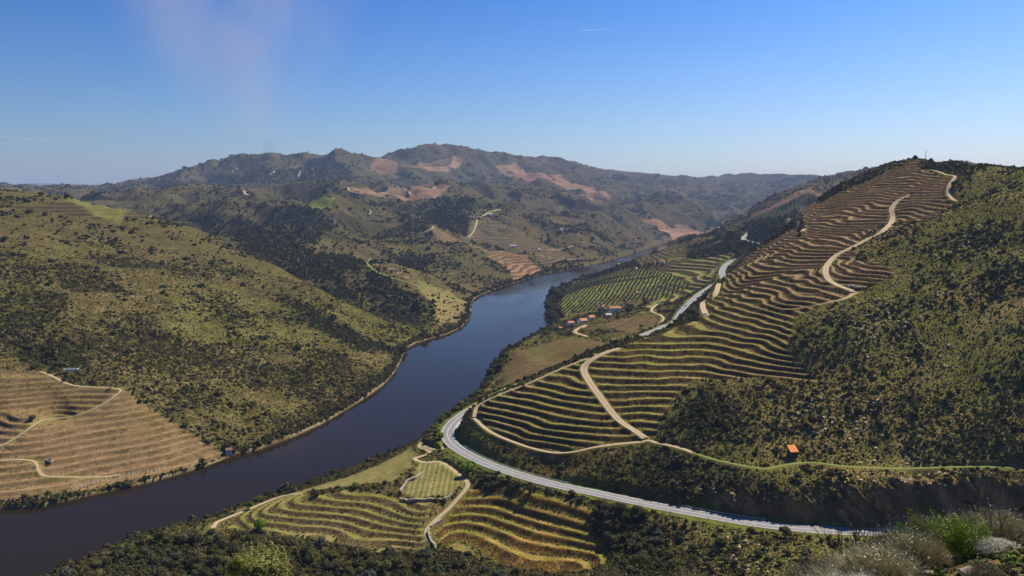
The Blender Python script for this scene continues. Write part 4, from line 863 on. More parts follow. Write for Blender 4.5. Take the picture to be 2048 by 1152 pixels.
FG = [(1655,46,1122,130,'broom','grey green broom bush at the left end of the foreground thicket'),(1715,42,1110,140,'broom','grey green broom bush touching the lower road edge'),(1775,38,1088,150,'broom','tall grey green broom bush hiding the end of the road'),(1835,42,1040,150,'broom','broom bush against the rock cutting, left of the bright green tree'),
 (1890,46,1012,130,'broom','broom bush behind the bright green tree'),(1950,48,1010,120,'broom','pale broom bush right behind the bright green tree top'),(2010,44,1000,140,'broom','tall broom bush in the right corner behind the green tree'),(2050,38,1010,120,'broom','broom bush cut by the right edge of the picture'),
 (1800,31,1092,190,'broom','nearest broom bush, olive coloured, left of the bright green tree'),(1870,33,1062,150,'broom','broad broom bush touching the bright green tree'),(1730,33,1122,150,'broom','low broom bush at the bottom edge beside white blossom'),
 (1700,28,1122,90,'blossom','white flowering broom at the bottom edge, largest of the right ones'),(1640,32,1128,80,'blossom','white flowering broom left of the largest one'),(1575,34,1134,60,'blossom','small white flowering broom at the bottom edge'),(1540,40,1130,60,'blossom','white flowering broom standing furthest left of the right group'),(1755,27,1128,90,'blossom','white flowering broom under the nearest broom bush'),
 (2040,30,1088,90,'blossom','white flowering broom at the right edge beside the green tree'),(2010,26,1120,80,'straw','pale dry grass clump under the green tree'),
 (1590,42,1125,110,'straw','dry grass clump between the white brooms'),(1480,46,1128,120,'straw','dry grass clump in the middle of the bottom edge'),(1400,48,1130,110,'broom','grey broom poking over the bottom edge near the hollow'),(1350,52,1128,100,'straw','dry grass left of the grey broom'),
 (1170,50,1128,130,'straw','pale grass clump in front of the orange terraces'),(1100,48,1134,120,'straw','pale grass clump left of the first one below the orange terraces'),(1240,48,1136,110,'broom','small grey broom on the bottom edge under the orange terraces'),
 (60,30,1126,90,'blossom','white flowering broom in the bottom left corner, the tallest'),(10,30,1140,80,'blossom','white flowering broom at the very left edge'),(110,32,1136,90,'blossom','white flowering broom right of the tallest one'),(170,34,1143,90,'blossom','low white flowering broom, fourth from the left edge'),(240,36,1140,100,'straw','dry grass at the bottom right of the white brooms'),(330,38,1142,100,'blossom','white flowering broom below the dark wood'),(400,40,1143,90,'straw','dry grass below the dark wood'),
 (620,42,1142,80,'blossom','white flowering broom beside the big olive coloured tree'),(900,44,1143,120,'straw','dry grass at the middle of the bottom edge')]
for i, (px, d, top, w_, kd, lab) in enumerate(FG): broom(px, d, top, w_, kd, lab, seed=i, cat='shrub' if kd != 'straw' else 'grass', name='dry_grass' if kd == 'straw' else 'broom_bush')
def big_tree(px, d, top, width, mat, label, nleaf, seed, lobes=14, lsz=.075, blob=True, base=None, flat=1.0):
    x, y = (px - 1024) / F * d, d; g_ = gz(x, y) if base is None else base; top_z = HC - (top - 405) / F * d; h = top_z - g_; wm = width / F * d
    e = link(bpy.data.objects.new('tree', None)); e.location = (x, y, g_); tag(e, label, 'tree')
    c = link(bpy.data.objects.new('crown', crown_mesh('crown', LM[mat], seed, nleaf, lobes, lsz, flat, 1.0, blob))); c.parent = e; s_ = wm / 2; lift = max(0, h - 1.75 * s_); c.location = (0, 0, lift); c.scale = (s_, s_, min(s_, h / 1.75))
    t = link(bpy.data.objects.new('trunk', trunk_mesh('trunk', M_BARK, max(.8, lift + s_ * .5), .035 * wm + .05, 7, seed, s_ * .5))); t.parent = e; return e
big_tree(500, 120, 1088, 150, 'mid', 'large olive brown tree rising from the bottom edge over the dark wood', 9000, 51, 22, .055)
big_tree(463, 100, 1118, 70, 'yellow', 'yellow green round treetop at the bottom edge in front of the large olive brown tree', 6000, 52, 12, .06)
big_tree(1290, 300, 1118, 46, 'dark', 'dark round tree at the end of the green strip by the bottom edge', 3000, 53, 10, .1)
# the bright young tree on the right: stems with sparse leaves
def young_tree(px, d, top, width, label, seed):
    r = np.random.default_rng(seed); x, y = (px - 1024) / F * d, d; g_ = gz(x, y); h = HC - (top - 405) / F * d - g_; wm = width / F * d
    e = link(bpy.data.objects.new('tree', None)); e.location = (x, y, g_ - .1); tag(e, label, 'tree'); sv = []; sf = []; lv = []; lff = []; la = []
    def stick(p, q, a, b):
        d_ = q - p; d_ /= np.linalg.norm(d_); u_ = np.cross(d_, [.3, .2, .9]); u_ /= np.linalg.norm(u_); v_ = np.cross(d_, u_); i0 = len(sv)
        for pt, rad in ((p, a), (q, b)):
            for k in range(5): an = 6.283 * k / 5; sv.append((pt + (u_ * math.cos(an) + v_ * math.sin(an)) * rad).tolist())
        for k in range(5): sf.append([i0 + k, i0 + (k+1) % 5, i0 + 5 + (k+1) % 5, i0 + 5 + k])
    def leaves(p, n_, sp_):
        for _ in range(n_):
            c = p + r.normal(0, sp_, 3); t1 = r.normal(size=3); t1 /= np.linalg.norm(t1); t2 = np.cross(t1, r.normal(size=3)); t2 /= np.linalg.norm(t2); q = r.uniform(.022, .042); i0 = len(lv)
            lv.extend([(c + t1 * q).tolist(), (c + t2 * q * .6).tolist(), (c - t1 * q).tolist(), (c - t2 * q * .6).tolist()]); lff.append([i0, i0+1, i0+2, i0+3]); la.extend([float(np.clip(r.normal(.55, .25), 0, 1))] * 4)
    for i in range(11):
        a = r.uniform(0, 6.283); p = np.array([r.normal(0, .1), r.normal(0, .1), 0.]); dr = np.array([math.cos(a) * r.uniform(.15, .75), math.sin(a) * r.uniform(.15, .75), 1.]); L = h * r.uniform(.75, 1.0) / 8; rad = .03
        for k in range(8):
            q = p + (dr / np.linalg.norm(dr)) * L * 1.0 + r.normal(0, .03, 3); stick(p, q, rad, rad * .8); rad *= .8
            if k >= 2:
                for _ in range(4):
                    b_ = r.uniform(0, 6.283); q2 = q + np.array([math.cos(b_), math.sin(b_), r.uniform(.2, .9)]) * wm * .11 * r.uniform(.6, 1.4); stick(q, q2, rad * .5, .003); leaves(q2, 16, .08); leaves((q + q2) / 2, 8, .06)
            leaves(q, 6, .06); p = q; dr = dr + r.normal(0, .12, 3)
    c = mesh_obj('crown', lv, lff, LM['bright'], e); fattr(c.data, 'leaf', la); mesh_obj('stems', sv, sf, M_BARK, e); return e
young_tree(1962, 31, 1052, 140, 'bright green young tree with sparse leaves and dark stems in the bottom right corner', 61)
young_tree(1905, 40, 1030, 50, 'slim bright green sapling behind the broom, left of the bright young tree', 62)
young_tree(2040, 45, 1040, 40, 'small green sapling at the right edge above the white broom', 63)
def bare_tree(px, d, top, label, seed):
    r = np.random.default_rng(seed); x, y = (px - 1024) / F * d, d; g_ = gz(x, y); h = HC - (top - 405) / F * d - g_
    return mesh_obj('bare_sapling', *stems(r, h), M_BARK, loc=(x, y, g_ - .1))
def stems(r, h):
    sv = []; sf = []
    def stick(p, q, a, b):
        d_ = (q - p) / np.linalg.norm(q - p); u_ = np.cross(d_, [.3, .9, .2]); u_ /= np.linalg.norm(u_); v_ = np.cross(d_, u_); i0 = len(sv)
        for pt, rad in ((p, a), (q, b)):
            for k in range(4): an = 6.283 * k / 4; sv.append((pt + (u_ * math.cos(an) + v_ * math.sin(an)) * rad).tolist())
        for k in range(4): sf.append([i0 + k, i0 + (k+1) % 4, i0 + 4 + (k+1) % 4, i0 + 4 + k])
    def grow(p, d_, L, rad, dep):
        q = p + d_ * L; stick(p, q, rad, rad * .7)
        if dep: 
            for _ in range(3): n_ = d_ + r.normal(0, .35, 3); n_[2] = abs(n_[2]) + .2; grow(q, n_ / np.linalg.norm(n_), L * r.uniform(.55, .8), rad * .6, dep - 1)
    grow(np.zeros(3), np.array([0, 0, 1.]), h * .34, h * .014, 4); return sv, sf
for px, d, top, lab in [(1755,60,1038,'bare dark sapling standing in front of the road end'),(1731,60,1052,'thin bare sapling left of the dark one by the road end'),(2035,36,1010,'pale bare branch rising at the right edge of the picture')]:
    tag(bare_tree(px, d, top, lab, int(px)), lab, 'sapling')

# grass and stones on the camera's own slope
u = rng.uniform(-.66, .66, 26000); v = rng.uniform(math.log(14), math.log(90), 26000); r_ = np.exp(v); x, y = r_ * np.sin(u), r_ * np.cos(u); c = rng.uniform(0, 1, len(x))[:, None]
t_ = np.where(c < .35, c3(.13, .19, .035), np.where(c < .6, c3(.32, .26, .14), np.where(c < .85, c3(.15, .16, .06), c3(.20, .15, .10)))) * rng.uniform(.7, 1.3, (len(x), 1))
scatter('near_grass', 'tufts of grass and herbs on the slope at the very front', 'grass', x, y, rng.uniform(.12, .55, len(x)) * (r_ / 35) ** .5, t_, PRO)
M_ROCK = noise_mat('pink_schist', (.30, .22, .17), (.46, .36, .29), 2.5, .95, .6, .05)
def stone(px, d, sz, sd, lab):
    bm = bmesh.new(); bmesh.ops.create_icosphere(bm, subdivisions=2, radius=1); q = random.Random(sd)
    for vv in bm.verts: vv.co = Vector((vv.co.x * 1.3, vv.co.y, vv.co.z * .55)) * (1 + .28 * (vn(np.array([vv.co.x * 2.1 + sd]), np.array([vv.co.y * 2.1 + vv.co.z * 3]), sd)[0] - .5) * 2)
    me_ = bpy.data.meshes.new('stone'); bm.to_mesh(me_); bm.free(); me_.materials.append(M_ROCK); o = link(bpy.data.objects.new('stone', me_)); x, y = (px - 1024) / F * d, d; o.location = (x, y, gz(x, y)); o.scale = (sz,) * 3; o.rotation_euler = (0, 0, sd); tag(o, lab, 'stone', 'stones on the near slope')
for i, (px, d, sz) in enumerate([(1890,27,.35),(1930,26,.25),(1985,28,.4),(2025,27,.3),(1860,29,.22),(2040,32,.35),(1905,31,.25),(1960,25,.2)]): stone(px, d, sz, i + 3, 'pinkish flat stone lying on the slope in the bottom right corner')
# ------------------------------------------------------------------ buildings
M_WHITE = noise_mat('whitewash', (.72, .70, .66), (.82, .80, .76), .8, .9, .1, .02); M_TILE = noise_mat('roof_tiles', (.42, .18, .085), (.60, .29, .15), 1.2, .85, .4, .06); M_BRICKO = noise_mat('new_tiles', (.72, .20, .05), (.85, .27, .07), 1.5, .8, .4, .05)
M_DARKW = noise_mat('dark_wood', (.04, .03, .022), (.09, .065, .045), 2, .9, .2, .02); M_STONE = noise_mat('dry_stone', (.26, .21, .15), (.42, .36, .28), 1.3, .95, .7, .15); M_GLASS = noise_mat('window_glass', (.03, .04, .05), (.05, .06, .08), 1, .15, 0, .01, spec=.6); M_CONC = noise_mat('concrete', (.55, .53, .48), (.66, .64, .6), .9, .9, .2, .03)
def boxv(x0, y0, z0, x1, y1, z1):
    return [(x0,y0,z0),(x1,y0,z0),(x1,y1,z0),(x0,y1,z0),(x0,y0,z1),(x1,y0,z1),(x1,y1,z1),(x0,y1,z1)], [(0,3,2,1),(4,5,6,7),(0,1,5,4),(1,2,6,5),(2,3,7,6),(3,0,4,7)]
def boxes(name, bs, mat, parent=None):
    vs = []; fs = []
    for b in bs:
        v, f = boxv(*b); o_ = len(vs); vs += v; fs += [tuple(q + o_ for q in g) for g in f]
    return mesh_obj(name, vs, fs, mat, parent)
def house(px, py, w, d, h, rot, label, cat='house', name='house', pitch=.38, roofm=None, wallm=None, wins=3, chimney=True, mono=False, at=None, tower=None, nudge=(0, 0)):
    roofm = roofm or M_TILE; wallm = wallm or M_WHITE
    x, y, _ = G(px, py, Z); x += nudge[0]; y += nudge[1]; e = link(bpy.data.objects.new(name, None)); cs = [(x + a * w * .5, y + b * d * .5) for a in (-1, 1) for b in (-1, 1)]
    e.location = (x, y, max(gz(*c) for c in cs) - .25); e.rotation_euler = (0, 0, R(rot)); tag(e, label, cat)
    hw, hd = w / 2, d / 2
    if mono:
        hb = h + d * pitch
        mesh_obj('wall', [(-hw,-hd,-3),(hw,-hd,-3),(hw,hd,-3),(-hw,hd,-3),(-hw,-hd,h),(hw,-hd,h),(hw,hd,hb),(-hw,hd,hb)], [(0,1,5,4),(1,2,6,5),(2,3,7,6),(3,0,4,7),(0,3,2,1),(4,5,6,7)], wallm, e)
        q = .35; mesh_obj('roof', [(-hw-q,-hd-q,h-q*pitch+.02),(hw+q,-hd-q,h-q*pitch+.02),(hw+q,hd+q,hb+q*pitch+.02),(-hw-q,hd+q,hb+q*pitch+.02)] + [(-hw-q,-hd-q,h-q*pitch+.2),(hw+q,-hd-q,h-q*pitch+.2),(hw+q,hd+q,hb+q*pitch+.2),(-hw-q,hd+q,hb+q*pitch+.2)], [(0,3,2,1),(4,5,6,7),(0,1,5,4),(1,2,6,5),(2,3,7,6),(3,0,4,7)], roofm, e)
        rf = None
    else:
        hr = h + hd * pitch * 2 * .5 * 1.6
        mesh_obj('wall', [(-hw,-hd,-3),(hw,-hd,-3),(hw,hd,-3),(-hw,hd,-3),(-hw,-hd,h),(hw,-hd,h),(hw,hd,h),(-hw,hd,h),(-hw,0,hr-.05),(hw,0,hr-.05)], [(0,1,5,4),(2,3,7,6),(1,2,6,9,5),(3,0,4,8,7),(0,3,2,1)], wallm, e)
        q = .45; k = (hr - h) / hd; v = []; 
        for dz in (0, .2): v += [(-hw-q,-hd-q,h-q*k+dz),(hw+q,-hd-q,h-q*k+dz),(hw+q,0,hr+dz),(-hw-q,0,hr+dz),(hw+q,hd+q,h-q*k+dz),(-hw-q,hd+q,h-q*k+dz)]
        rf = mesh_obj('roof', v, [(3,2,1,0),(5,4,2,3),(6,7,8,9),(9,8,10,11),(0,1,7,6),(4,5,11,10),(1,2,8,7),(2,4,10,8),(5,3,9,11),(3,0,6,9)], roofm, e)
        if chimney: boxes('chimney', [(hw*.4,.3,hr-.6,hw*.4+.7,1.0,hr+.9)], wallm, rf)
    for i in range(wins):
        a = -hw + (i + 1) * w / (wins + 1)
        if i == wins // 2: boxes('door', [(a-.5,-hd-.06,0,a+.5,-hd+.02,2.1)], M_DARKW, e)
        else:
            f = boxes('window', [(a-.5,-hd-.05,1.0,a+.5,-hd+.02,2.1)], M_WHITE, e); boxes('pane', [(a-.4,-hd-.08,1.1,a+.4,-hd-.052,2.0)], M_GLASS, f)
    if tower: boxes('tower', [tower], wallm, e); t = tower; boxes('tower_roof', [(t[0]-.3,t[1]-.3,t[5]+.003,t[3]+.3,t[4]+.3,t[5]+.3)], roofm, e)
    return e
house(1585, 911, 3.6, 3.8, 2.0, 8, 'small dark hut with a bright orange sloping roof on the scrubby right slope', 'hut', 'hut', .5, M_BRICKO, M_DARKW, 1, mono=True)
house(1230, 622, 15, 7, 3, 8, 'long farmhouse with orange tiled roof on the right of the farm', wins=5)
house(1203, 618, 9, 7, 4, -6, 'white farmhouse with little tower and orange roof on the left of the farm', wins=3, tower=(-1,-1,4,1.6,1.6,8.5), chimney=False)
house(1217, 634, 7, 5, 3, 5, 'low outbuilding with pale roof in front of the farmhouses', 'shed', 'shed', wins=1, chimney=False, roofm=M_CONC)
house(1165, 646, 10, 8, 2.8, 32, 'wide barn with orange roof beside the pale yard', 'barn', 'barn', wins=3, chimney=False); house(1175, 641, 8, 7, 2.8, 32, 'barn with orange roof joined behind the wide barn', 'barn', 'barn', wins=1, chimney=False, nudge=(5, 4))
house(1141, 651, 8, 6, 3, 25, 'small orange roofed shed left of the barns', 'shed', 'shed', wins=1, chimney=False); house(1120, 659, 4, 3.4, 2.2, 15, 'tiny hut with red roof among the olive trees by the river', 'hut', 'hut', wins=1, chimney=False)
house(1325, 528, 7, 6, 5, -20, 'small white house with red roof alone among the far vineyards', wins=2, chimney=False); house(1276, 588, 6, 4, 2.4, 0, 'little red roofed shed beside the track through the olive grove', 'shed', 'shed', wins=1, chimney=False)
house(458, 908, 3.6, 3, 2.1, 20, 'tiny white hut with brown roof at the waterline corner of the left vineyard', 'hut', 'hut', wins=1, chimney=False, roofm=noise_mat('brown_tiles', (.20, .11, .07), (.30, .17, .11), 1.2))
house(982, 433, 11, 8, 5, 10, 'white shed at the bend of the high track across the river', 'shed', 'shed', wins=1, chimney=False, roofm=M_CONC); house(1123, 463, 10, 7, 5, 0, 'white hut on the distant slope above the river, higher one', 'hut', 'hut', wins=1, chimney=False, roofm=M_CONC); house(1079, 501, 8, 6, 3.5, 0, 'white hut on the distant slope, lowest one near the river', 'hut', 'hut', wins=1, chimney=False, roofm=M_CONC); house(1026, 494, 16, 6, 3, 0, 'long pale shed between the distant striped vineyards', 'shed', 'shed', wins=3, chimney=False, roofm=M_CONC)
# long water tank on the left bank
x, y, _ = G(142, 741, Z); e = link(bpy.data.objects.new('water_tank', None)); e.location = (x, y, gz(x, y)); e.rotation_euler = (0, 0, R(14)); tag(e, 'long white open water tank above the left bank track', 'water tank')
boxes('wall', [(-4.8,-1.3,-1,4.8,-1.0,1.3),(-4.8,1.0,-1,4.8,1.3,1.3),(-4.8,-1.0,-1,-4.5,1.0,1.3),(4.5,-1.0,-1,4.8,1.0,1.3)], M_WHITE, e); boxes('water', [(-4.5,-1.0,-1,4.5,1.0,1.0)], M_GLASS, e)
# ruined hut cut into the lower left terraces
x, y, _ = G(98, 922, Z); e = link(bpy.data.objects.new('ruined_hut', None)); e.location = (x, y, gz(x, y)); e.rotation_euler = (0, 0, R(-12)); e.scale = (.7, .7, .7); tag(e, 'ruined stone hut with rusty orange sheet on the lower left terraces', 'ruin')
boxes('wall', [(-3,-1.6,-1,3,-1.2,1.1),(-3,-1.2,-1,-2.6,1.6,1.8),(2.6,-1.2,-1,3,1.6,1.4),(-2.6,1.2,-1,2.6,1.6,1.9)], M_STONE, e); boxes('rusty_sheet', [(-.6,-1.18,0,2.4,-1.1,1.2)], M_TILE, e); boxes('lintel', [(-1,-1.75,1.103,.6,-1.1,1.4)], M_CONC, e)
# dry stone walls on the lower fields
def wall_along(pts, label, h=1.3, t=.5):
    L = smooth_line(GP(pts), 8); T = np.gradient(L[:, :2], axis=0); T /= np.linalg.norm(T, axis=1)[:, None]; vs = []; fs = []; rr = np.random.default_rng(len(label))
    for i, (p, q) in enumerate(zip(L, T)):
        z = gz(p[0], p[1]); hh = h * rr.uniform(.8, 1.15)
        for sx, dz in ((-t, -1), (-t, hh), (t, hh), (t, -1)): vs.append((p[0] + q[1] * sx + rr.normal(0, .08), p[1] - q[0] * sx, z + dz))
        if i: 
            for k in range(3): a = (i-1) * 4 + k; fs.append((a, a+1, a+5, a+4))
    tag(mesh_obj('stone_wall', vs, fs, M_STONE), label, 'wall')
wall_along([(800,985),(815,965),(832,958),(842,948)], 'curved dry stone wall left of the vertical vine rows'); wall_along([(800,1001),(840,1004),(880,1003),(905,992)], 'dry stone wall under the vertical vine rows', 1.6); wall_along([(856,1066),(862,1085),(872,1100)], 'short pale stone wall at the foot of the stony ramp'); wall_along([(862,1056),(882,1047)], 'straight pale stone wall beside the bend of the stony ramp', .8)

# ------------------------------------------------------------------ road furniture
M_STEEL = noise_mat('galvanised_steel', (.42, .43, .44), (.55, .56, .57), 2, .45, .05, .01, spec=.5); M_POLE = noise_mat('dark_pole', (.05, .04, .035), (.09, .075, .06), 3, .9, .1, .01); M_RED = noise_mat('red_paint', (.5, .03, .02), (.6, .05, .03), 3, .5, 0, .01)
def road_run(L, a, b, off):
    T = np.gradient(L[:, :2], axis=0); T /= np.linalg.norm(T, axis=1)[:, None]; pr = []
    for p, q in zip(L, T):
        pr.append((p[0] + q[1] * off, p[1] - q[0] * off, p[2]))
    pr = np.array(pr); i0 = int(np.argmin(np.hypot(pr[:, 0] - a[0], pr[:, 1] - a[1]))); i1 = int(np.argmin(np.hypot(pr[:, 0] - b[0], pr[:, 1] - b[1]))); i0, i1 = sorted((i0, i1)); pr = pr[i0:i1+1]
    s_ = np.concatenate([[0], np.cumsum(np.linalg.norm(np.diff(pr, axis=0), axis=1))]); q = np.arange(0, s_[-1], 2.0); return np.stack([np.interp(q, s_, pr[:, k]) for k in range(3)], -1)
def rail(L, a, b, off, label, solid=False):
    p = road_run(L, a, b, off); e = link(bpy.data.objects.new('parapet' if solid else 'guard_rail', None)); e.location = p[0]; tag(e, label, 'parapet' if solid else 'guard rail'); q = p - p[0]
    def strip(name, z0, z1, t, mt):
        vs = []; fs = []; T = np.gradient(q[:, :2], axis=0); T /= np.linalg.norm(T, axis=1)[:, None]
        for i, (c, d_) in enumerate(zip(q, T)):
            for sx, z in ((-t, z0), (-t, z1), (t, z1), (t, z0)): vs.append((c[0] + d_[1] * sx, c[1] - d_[0] * sx, c[2] + z))
            if i:
                for k in range(4): u_ = (i-1) * 4; fs.append((u_+k, u_+(k+1) % 4, u_+4+(k+1) % 4, u_+4+k))
        mesh_obj(name, vs, fs, mt, e)
    if solid: strip('wall', -.6, .85, .22, M_WHITE)
    else:
        strip('beam', .45, .78, .05, M_STEEL)
        for c in q[::2]: boxes('post', [(c[0]-.07,c[1]-.07,c[2]-.8,c[0]+.07,c[1]+.07,c[2]+.8)], M_STEEL, e)
L0 = lines[0]
for off_ in (5.0,):
    rail(L0, P(893,862,z=24), P(1035,772,z=27), -5.0, 'white parapet along the outer edge of the bend above the river', True)
rail(L0, P(912,895,z=24), P(1120,985,z=24), -5.0, 'steel guard rail along the lower edge of the road after the bend'); rail(L0, P(1345,1025,z=24), P(1530,1062,z=24), -5.0, 'steel guard rail on the lower road edge above the hollow')
rail(lines[1], P(1350,645,z=36), P(1380,605,z=42), -5.6, 'guard rail on the left edge of the straight road in the middle distance')
def post_at(off, pt, name, label, cat, parts, group=None):
    p = road_run(L0, P(893,862,z=24), P(1820,1062,z=24), off); i = int(np.argmin(np.hypot(p[:, 0] - pt[0], p[:, 1] - pt[1]))); e = link(bpy.data.objects.new(name, None)); e.location = p[i]; tag(e, label, cat, group)
    for nm_, bs, mt in parts: boxes(nm_, bs, mt, e)
for px, py in [(1315,1012),(1523,1048),(1695,1062)]: post_at(-5.6, P(px, py, z=24), 'utility_pole', {1315: 'dark slim pole at the road edge below the thick scrub', 1523: 'dark slim pole at the end of the lower guard rail', 1695: 'dark slim pole beside the road near the broom thicket'}[px], 'pole', [('shaft', [(-.10,-.10,-1,.10,.10,3.4)], M_POLE), ('cap', [(-.16,-.16,3.403,.16,.16,3.6)], M_POLE)])
for i, (px, py) in enumerate([(940,893),(1020,928),(1305,998),(1361,1008),(1431,1022),(1513,1039),(1600,1050)]): post_at(5.3, P(px, py, z=24), 'marker_post', 'white marker post on the upper verge of the road', 'marker post', [('shaft', [(-.14,-.09,-.5,.14,.09,1.15)], M_PAINT), ('band', [(-.16,-.11,.75,.16,.11,.95)], M_RED)], 'road marker posts')
for i, (px, py) in enumerate([(930,903),(958,916),(989,929)]): post_at(-5.4, P(px, py, z=24), 'chevron_sign', 'small dark backed sign on the outside of the bend', 'road sign', [('pole', [(-.05,-.05,-.5,.05,.05,1.6)], M_STEEL), ('panel', [(-.35,-.08,.9,.35,-.053,1.6)], M_POLE)], 'signs round the bend')
# fence posts along the left bank
fp = px_line([(22,1004),(60,1002),(97,996),(135,986),(170,974),(194,966),(228,955),(262,949),(300,945),(335,938),(400,929),(442,918)], 44)
for i, (a, b) in enumerate(fp):
    x, y, _ = G(a, b, Z); o = link(bpy.data.objects.new('fence_post', bpy.data.objects['fence_post'].data)) if i else boxes('fence_post', [(-.09,-.09,-.4,.09,.09,1.7)], M_PAINT); o.location = (x, y, gz(x, y)); o.rotation_euler = (random.uniform(-.06,.06), random.uniform(-.06,.06), 0)
    tag(o, 'white post in the long row above the left waterline', 'fence post', 'fence posts on the left bank')

# ------------------------------------------------------------------ vehicles
M_TYRE = noise_mat('tyre', (.02, .02, .02), (.03, .03, .03), 3, .9, 0, .01)
def car(loc, rot, label, paint, kind='car'):
    e = link(bpy.data.objects.new(kind, None)); e.location = loc; e.rotation_euler = (0, 0, R(rot)); tag(e, label, {'car': 'car', 'pickup_truck': 'truck'}[kind]); m = noise_mat('paint', paint, tuple(c * 1.05 for c in paint), 2, .3, 0, .01, spec=.6)
    pf = [(-2.1,.35),(-2.15,.75),(-1.95,.95),(-1.6,1.0),(-1.15,1.42),(.5,1.45),(1.1,1.0),(1.95,.85),(2.15,.6),(2.1,.35)] if kind == 'car' else [(-2.5,.45),(-2.5,1.05),(-.4,1.05),(-.35,1.7),(.7,1.72),(1.2,1.15),(2.3,1.0),(2.45,.6),(2.4,.45)]
    n_ = len(pf); vs = [(x, s_ * (.85 if z < 1.1 else .68), z) for s_ in (-1, 1) for x, z in pf]; fs = [tuple(range(n_ - 1, -1, -1)), tuple(range(n_, 2 * n_))] + [(i, (i+1) % n_, n_ + (i+1) % n_, n_ + i) for i in range(n_)]
    mesh_obj('body', vs, fs, m, e)
    a, b = (-1.1, .45) if kind == 'car' else (-.25, .6)
    boxes('side_window', [(a, -.80, 1.03, b, -.76, 1.33)], M_GLASS, e); boxes('side_window', [(a, .76, 1.03, b, .80, 1.33)], M_GLASS, e)
    for sx in (-1.3, 1.35):
        for sy in (-.82, .82):
            bm = bmesh.new(); bmesh.ops.create_cone(bm, cap_ends=True, segments=14, radius1=.34, radius2=.34, depth=.22, matrix=Matrix.Translation((sx, sy, .34)) @ Matrix.Rotation(R(90), 4, 'X')); me_ = bpy.data.meshes.new('wheel'); bm.to_mesh(me_); bm.free(); me_.materials.append(M_TYRE); w_ = link(bpy.data.objects.new('wheel', me_)); w_.parent = e
    for sy in (-.6, .6): boxes('headlight', [(2.0 if kind == 'car' else 2.3, sy-.15, .62, 2.17 if kind == 'car' else 2.46, sy+.15, .76)], M_PAINT, e)
    return e
p = P(1369, 612, z=42.2); L1 = lines[1]; i = int(np.argmin(np.hypot(L1[:, 0] - p[0], L1[:, 1] - p[1]))); d_ = L1[i+1] - L1[i-1]; car(tuple(L1[i] + (-2.0, 0, .12)), math.degrees(math.atan2(d_[1], d_[0])), 'dark car driving on the straight road in the middle distance', (.03, .035, .05))
x, y, _ = G(1409, 630, Z); car((x, y, gz(x, y) + .1), 30, 'silver car parked at the edge of the terraces above the straight road', (.6, .63, .68))
x, y, _ = G(1704, 574, Z); car((x, y, gz(x, y) + .1), 160, 'white pickup truck parked at the junction of the dirt tracks', (.75, .73, .7), 'pickup_truck')
x, y, _ = G(1715, 577, Z); car((x, y, gz(x, y) + .1), 150, 'pale beige car parked behind the white pickup truck', (.6, .5, .42))

# masts and pylons
def mast(px, py, d, h, w, label, arms=True, name='pylon'):
    x, y = (px - 1024) / F * d, d; z = gz(x, y); e = link(bpy.data.objects.new(name, None)); e.location = (x, y, z); tag(e, label, 'pylon' if arms else 'mast'); vs = []; fs = []
    def bar(p, q, t):
        p = Vector(p); q = Vector(q); d_ = (q - p).normalized(); a = d_.orthogonal().normalized() * t; b = d_.cross(a); i0 = len(vs)
        for c in (p, q): vs.extend([tuple(c + a), tuple(c + b), tuple(c - a), tuple(c - b)])
        for k in range(4): fs.append((i0+k, i0+(k+1) % 4, i0+4+(k+1) % 4, i0+4+k))
    t = w * .055 if arms else w * .12
    for sx in (-1, 1):
        for sy in (-1, 1): bar((sx*w/2, sy*w/2, -1), (sx*w*.08, sy*w*.08, h), t)
    for k in range(6):
        z0 = h * k / 6; z1 = h * (k+1) / 6; a0 = w/2 * (1 - .84 * k / 6); a1 = w/2 * (1 - .84 * (k+1) / 6); bar((-a0, -a0, z0), (a1, -a1, z1), t * .7); bar((a0, -a0, z0), (-a1, -a1, z1), t * .7)
    mesh_obj('lattice', vs, fs, M_STEEL, e)
    if arms: boxes('crossarm', [(-w*1.0, -.25, h*.78, w*1.0, .25, h*.8), (-w*.7, -.25, h*.9, w*.7, .25, h*.92)], M_STEEL, e)
mast(1842, 321, 900, 11, .7, 'thin mast on the summit of the terraced hill', False, 'mast'); mast(1758, 352, 3400, 40, 3, 'thin mast on the distant ridge behind the terraced hill', False, 'mast')
mast(671, 436, 2200, 32, 6, 'lattice pylon on the green shoulder of the central hill'); mast(661, 380, 3100, 42, 8, 'lattice pylon on the ridge behind the central hill'); mast(778, 385, 3300, 30, 7, 'lattice pylon between the reddish vineyards'); mast(547, 385, 3200, 38, 8, 'lattice pylon on the ridge left of the central hill')
mast(722, 416, 2500, 26, 5, 'small pylon right of the green shoulder')
# a bird
d = 300; x, y, z = P(736, 286, d=d); mesh_obj('bird', [(0,.45,0),(0,-.4,0),(.12,.05,.12),(-.12,.05,.12),(1.0,-.15,.32),(.5,.2,.28),(-1.0,-.15,.32),(-.5,.2,.28),(0,0,-.12),(.12,-.65,.02),(-.12,-.65,.02)], [(0,2,3),(2,1,3),(0,8,2),(0,3,8),(2,8,1),(3,1,8),(0,5,2),(2,5,4),(2,4,1),(0,3,7),(3,6,7),(3,1,6),(1,9,10)], M_POLE, loc=(x, y, z)); tag(bpy.data.objects['bird'], 'tiny dark bird flying against the sky above the far ridge', 'bird')

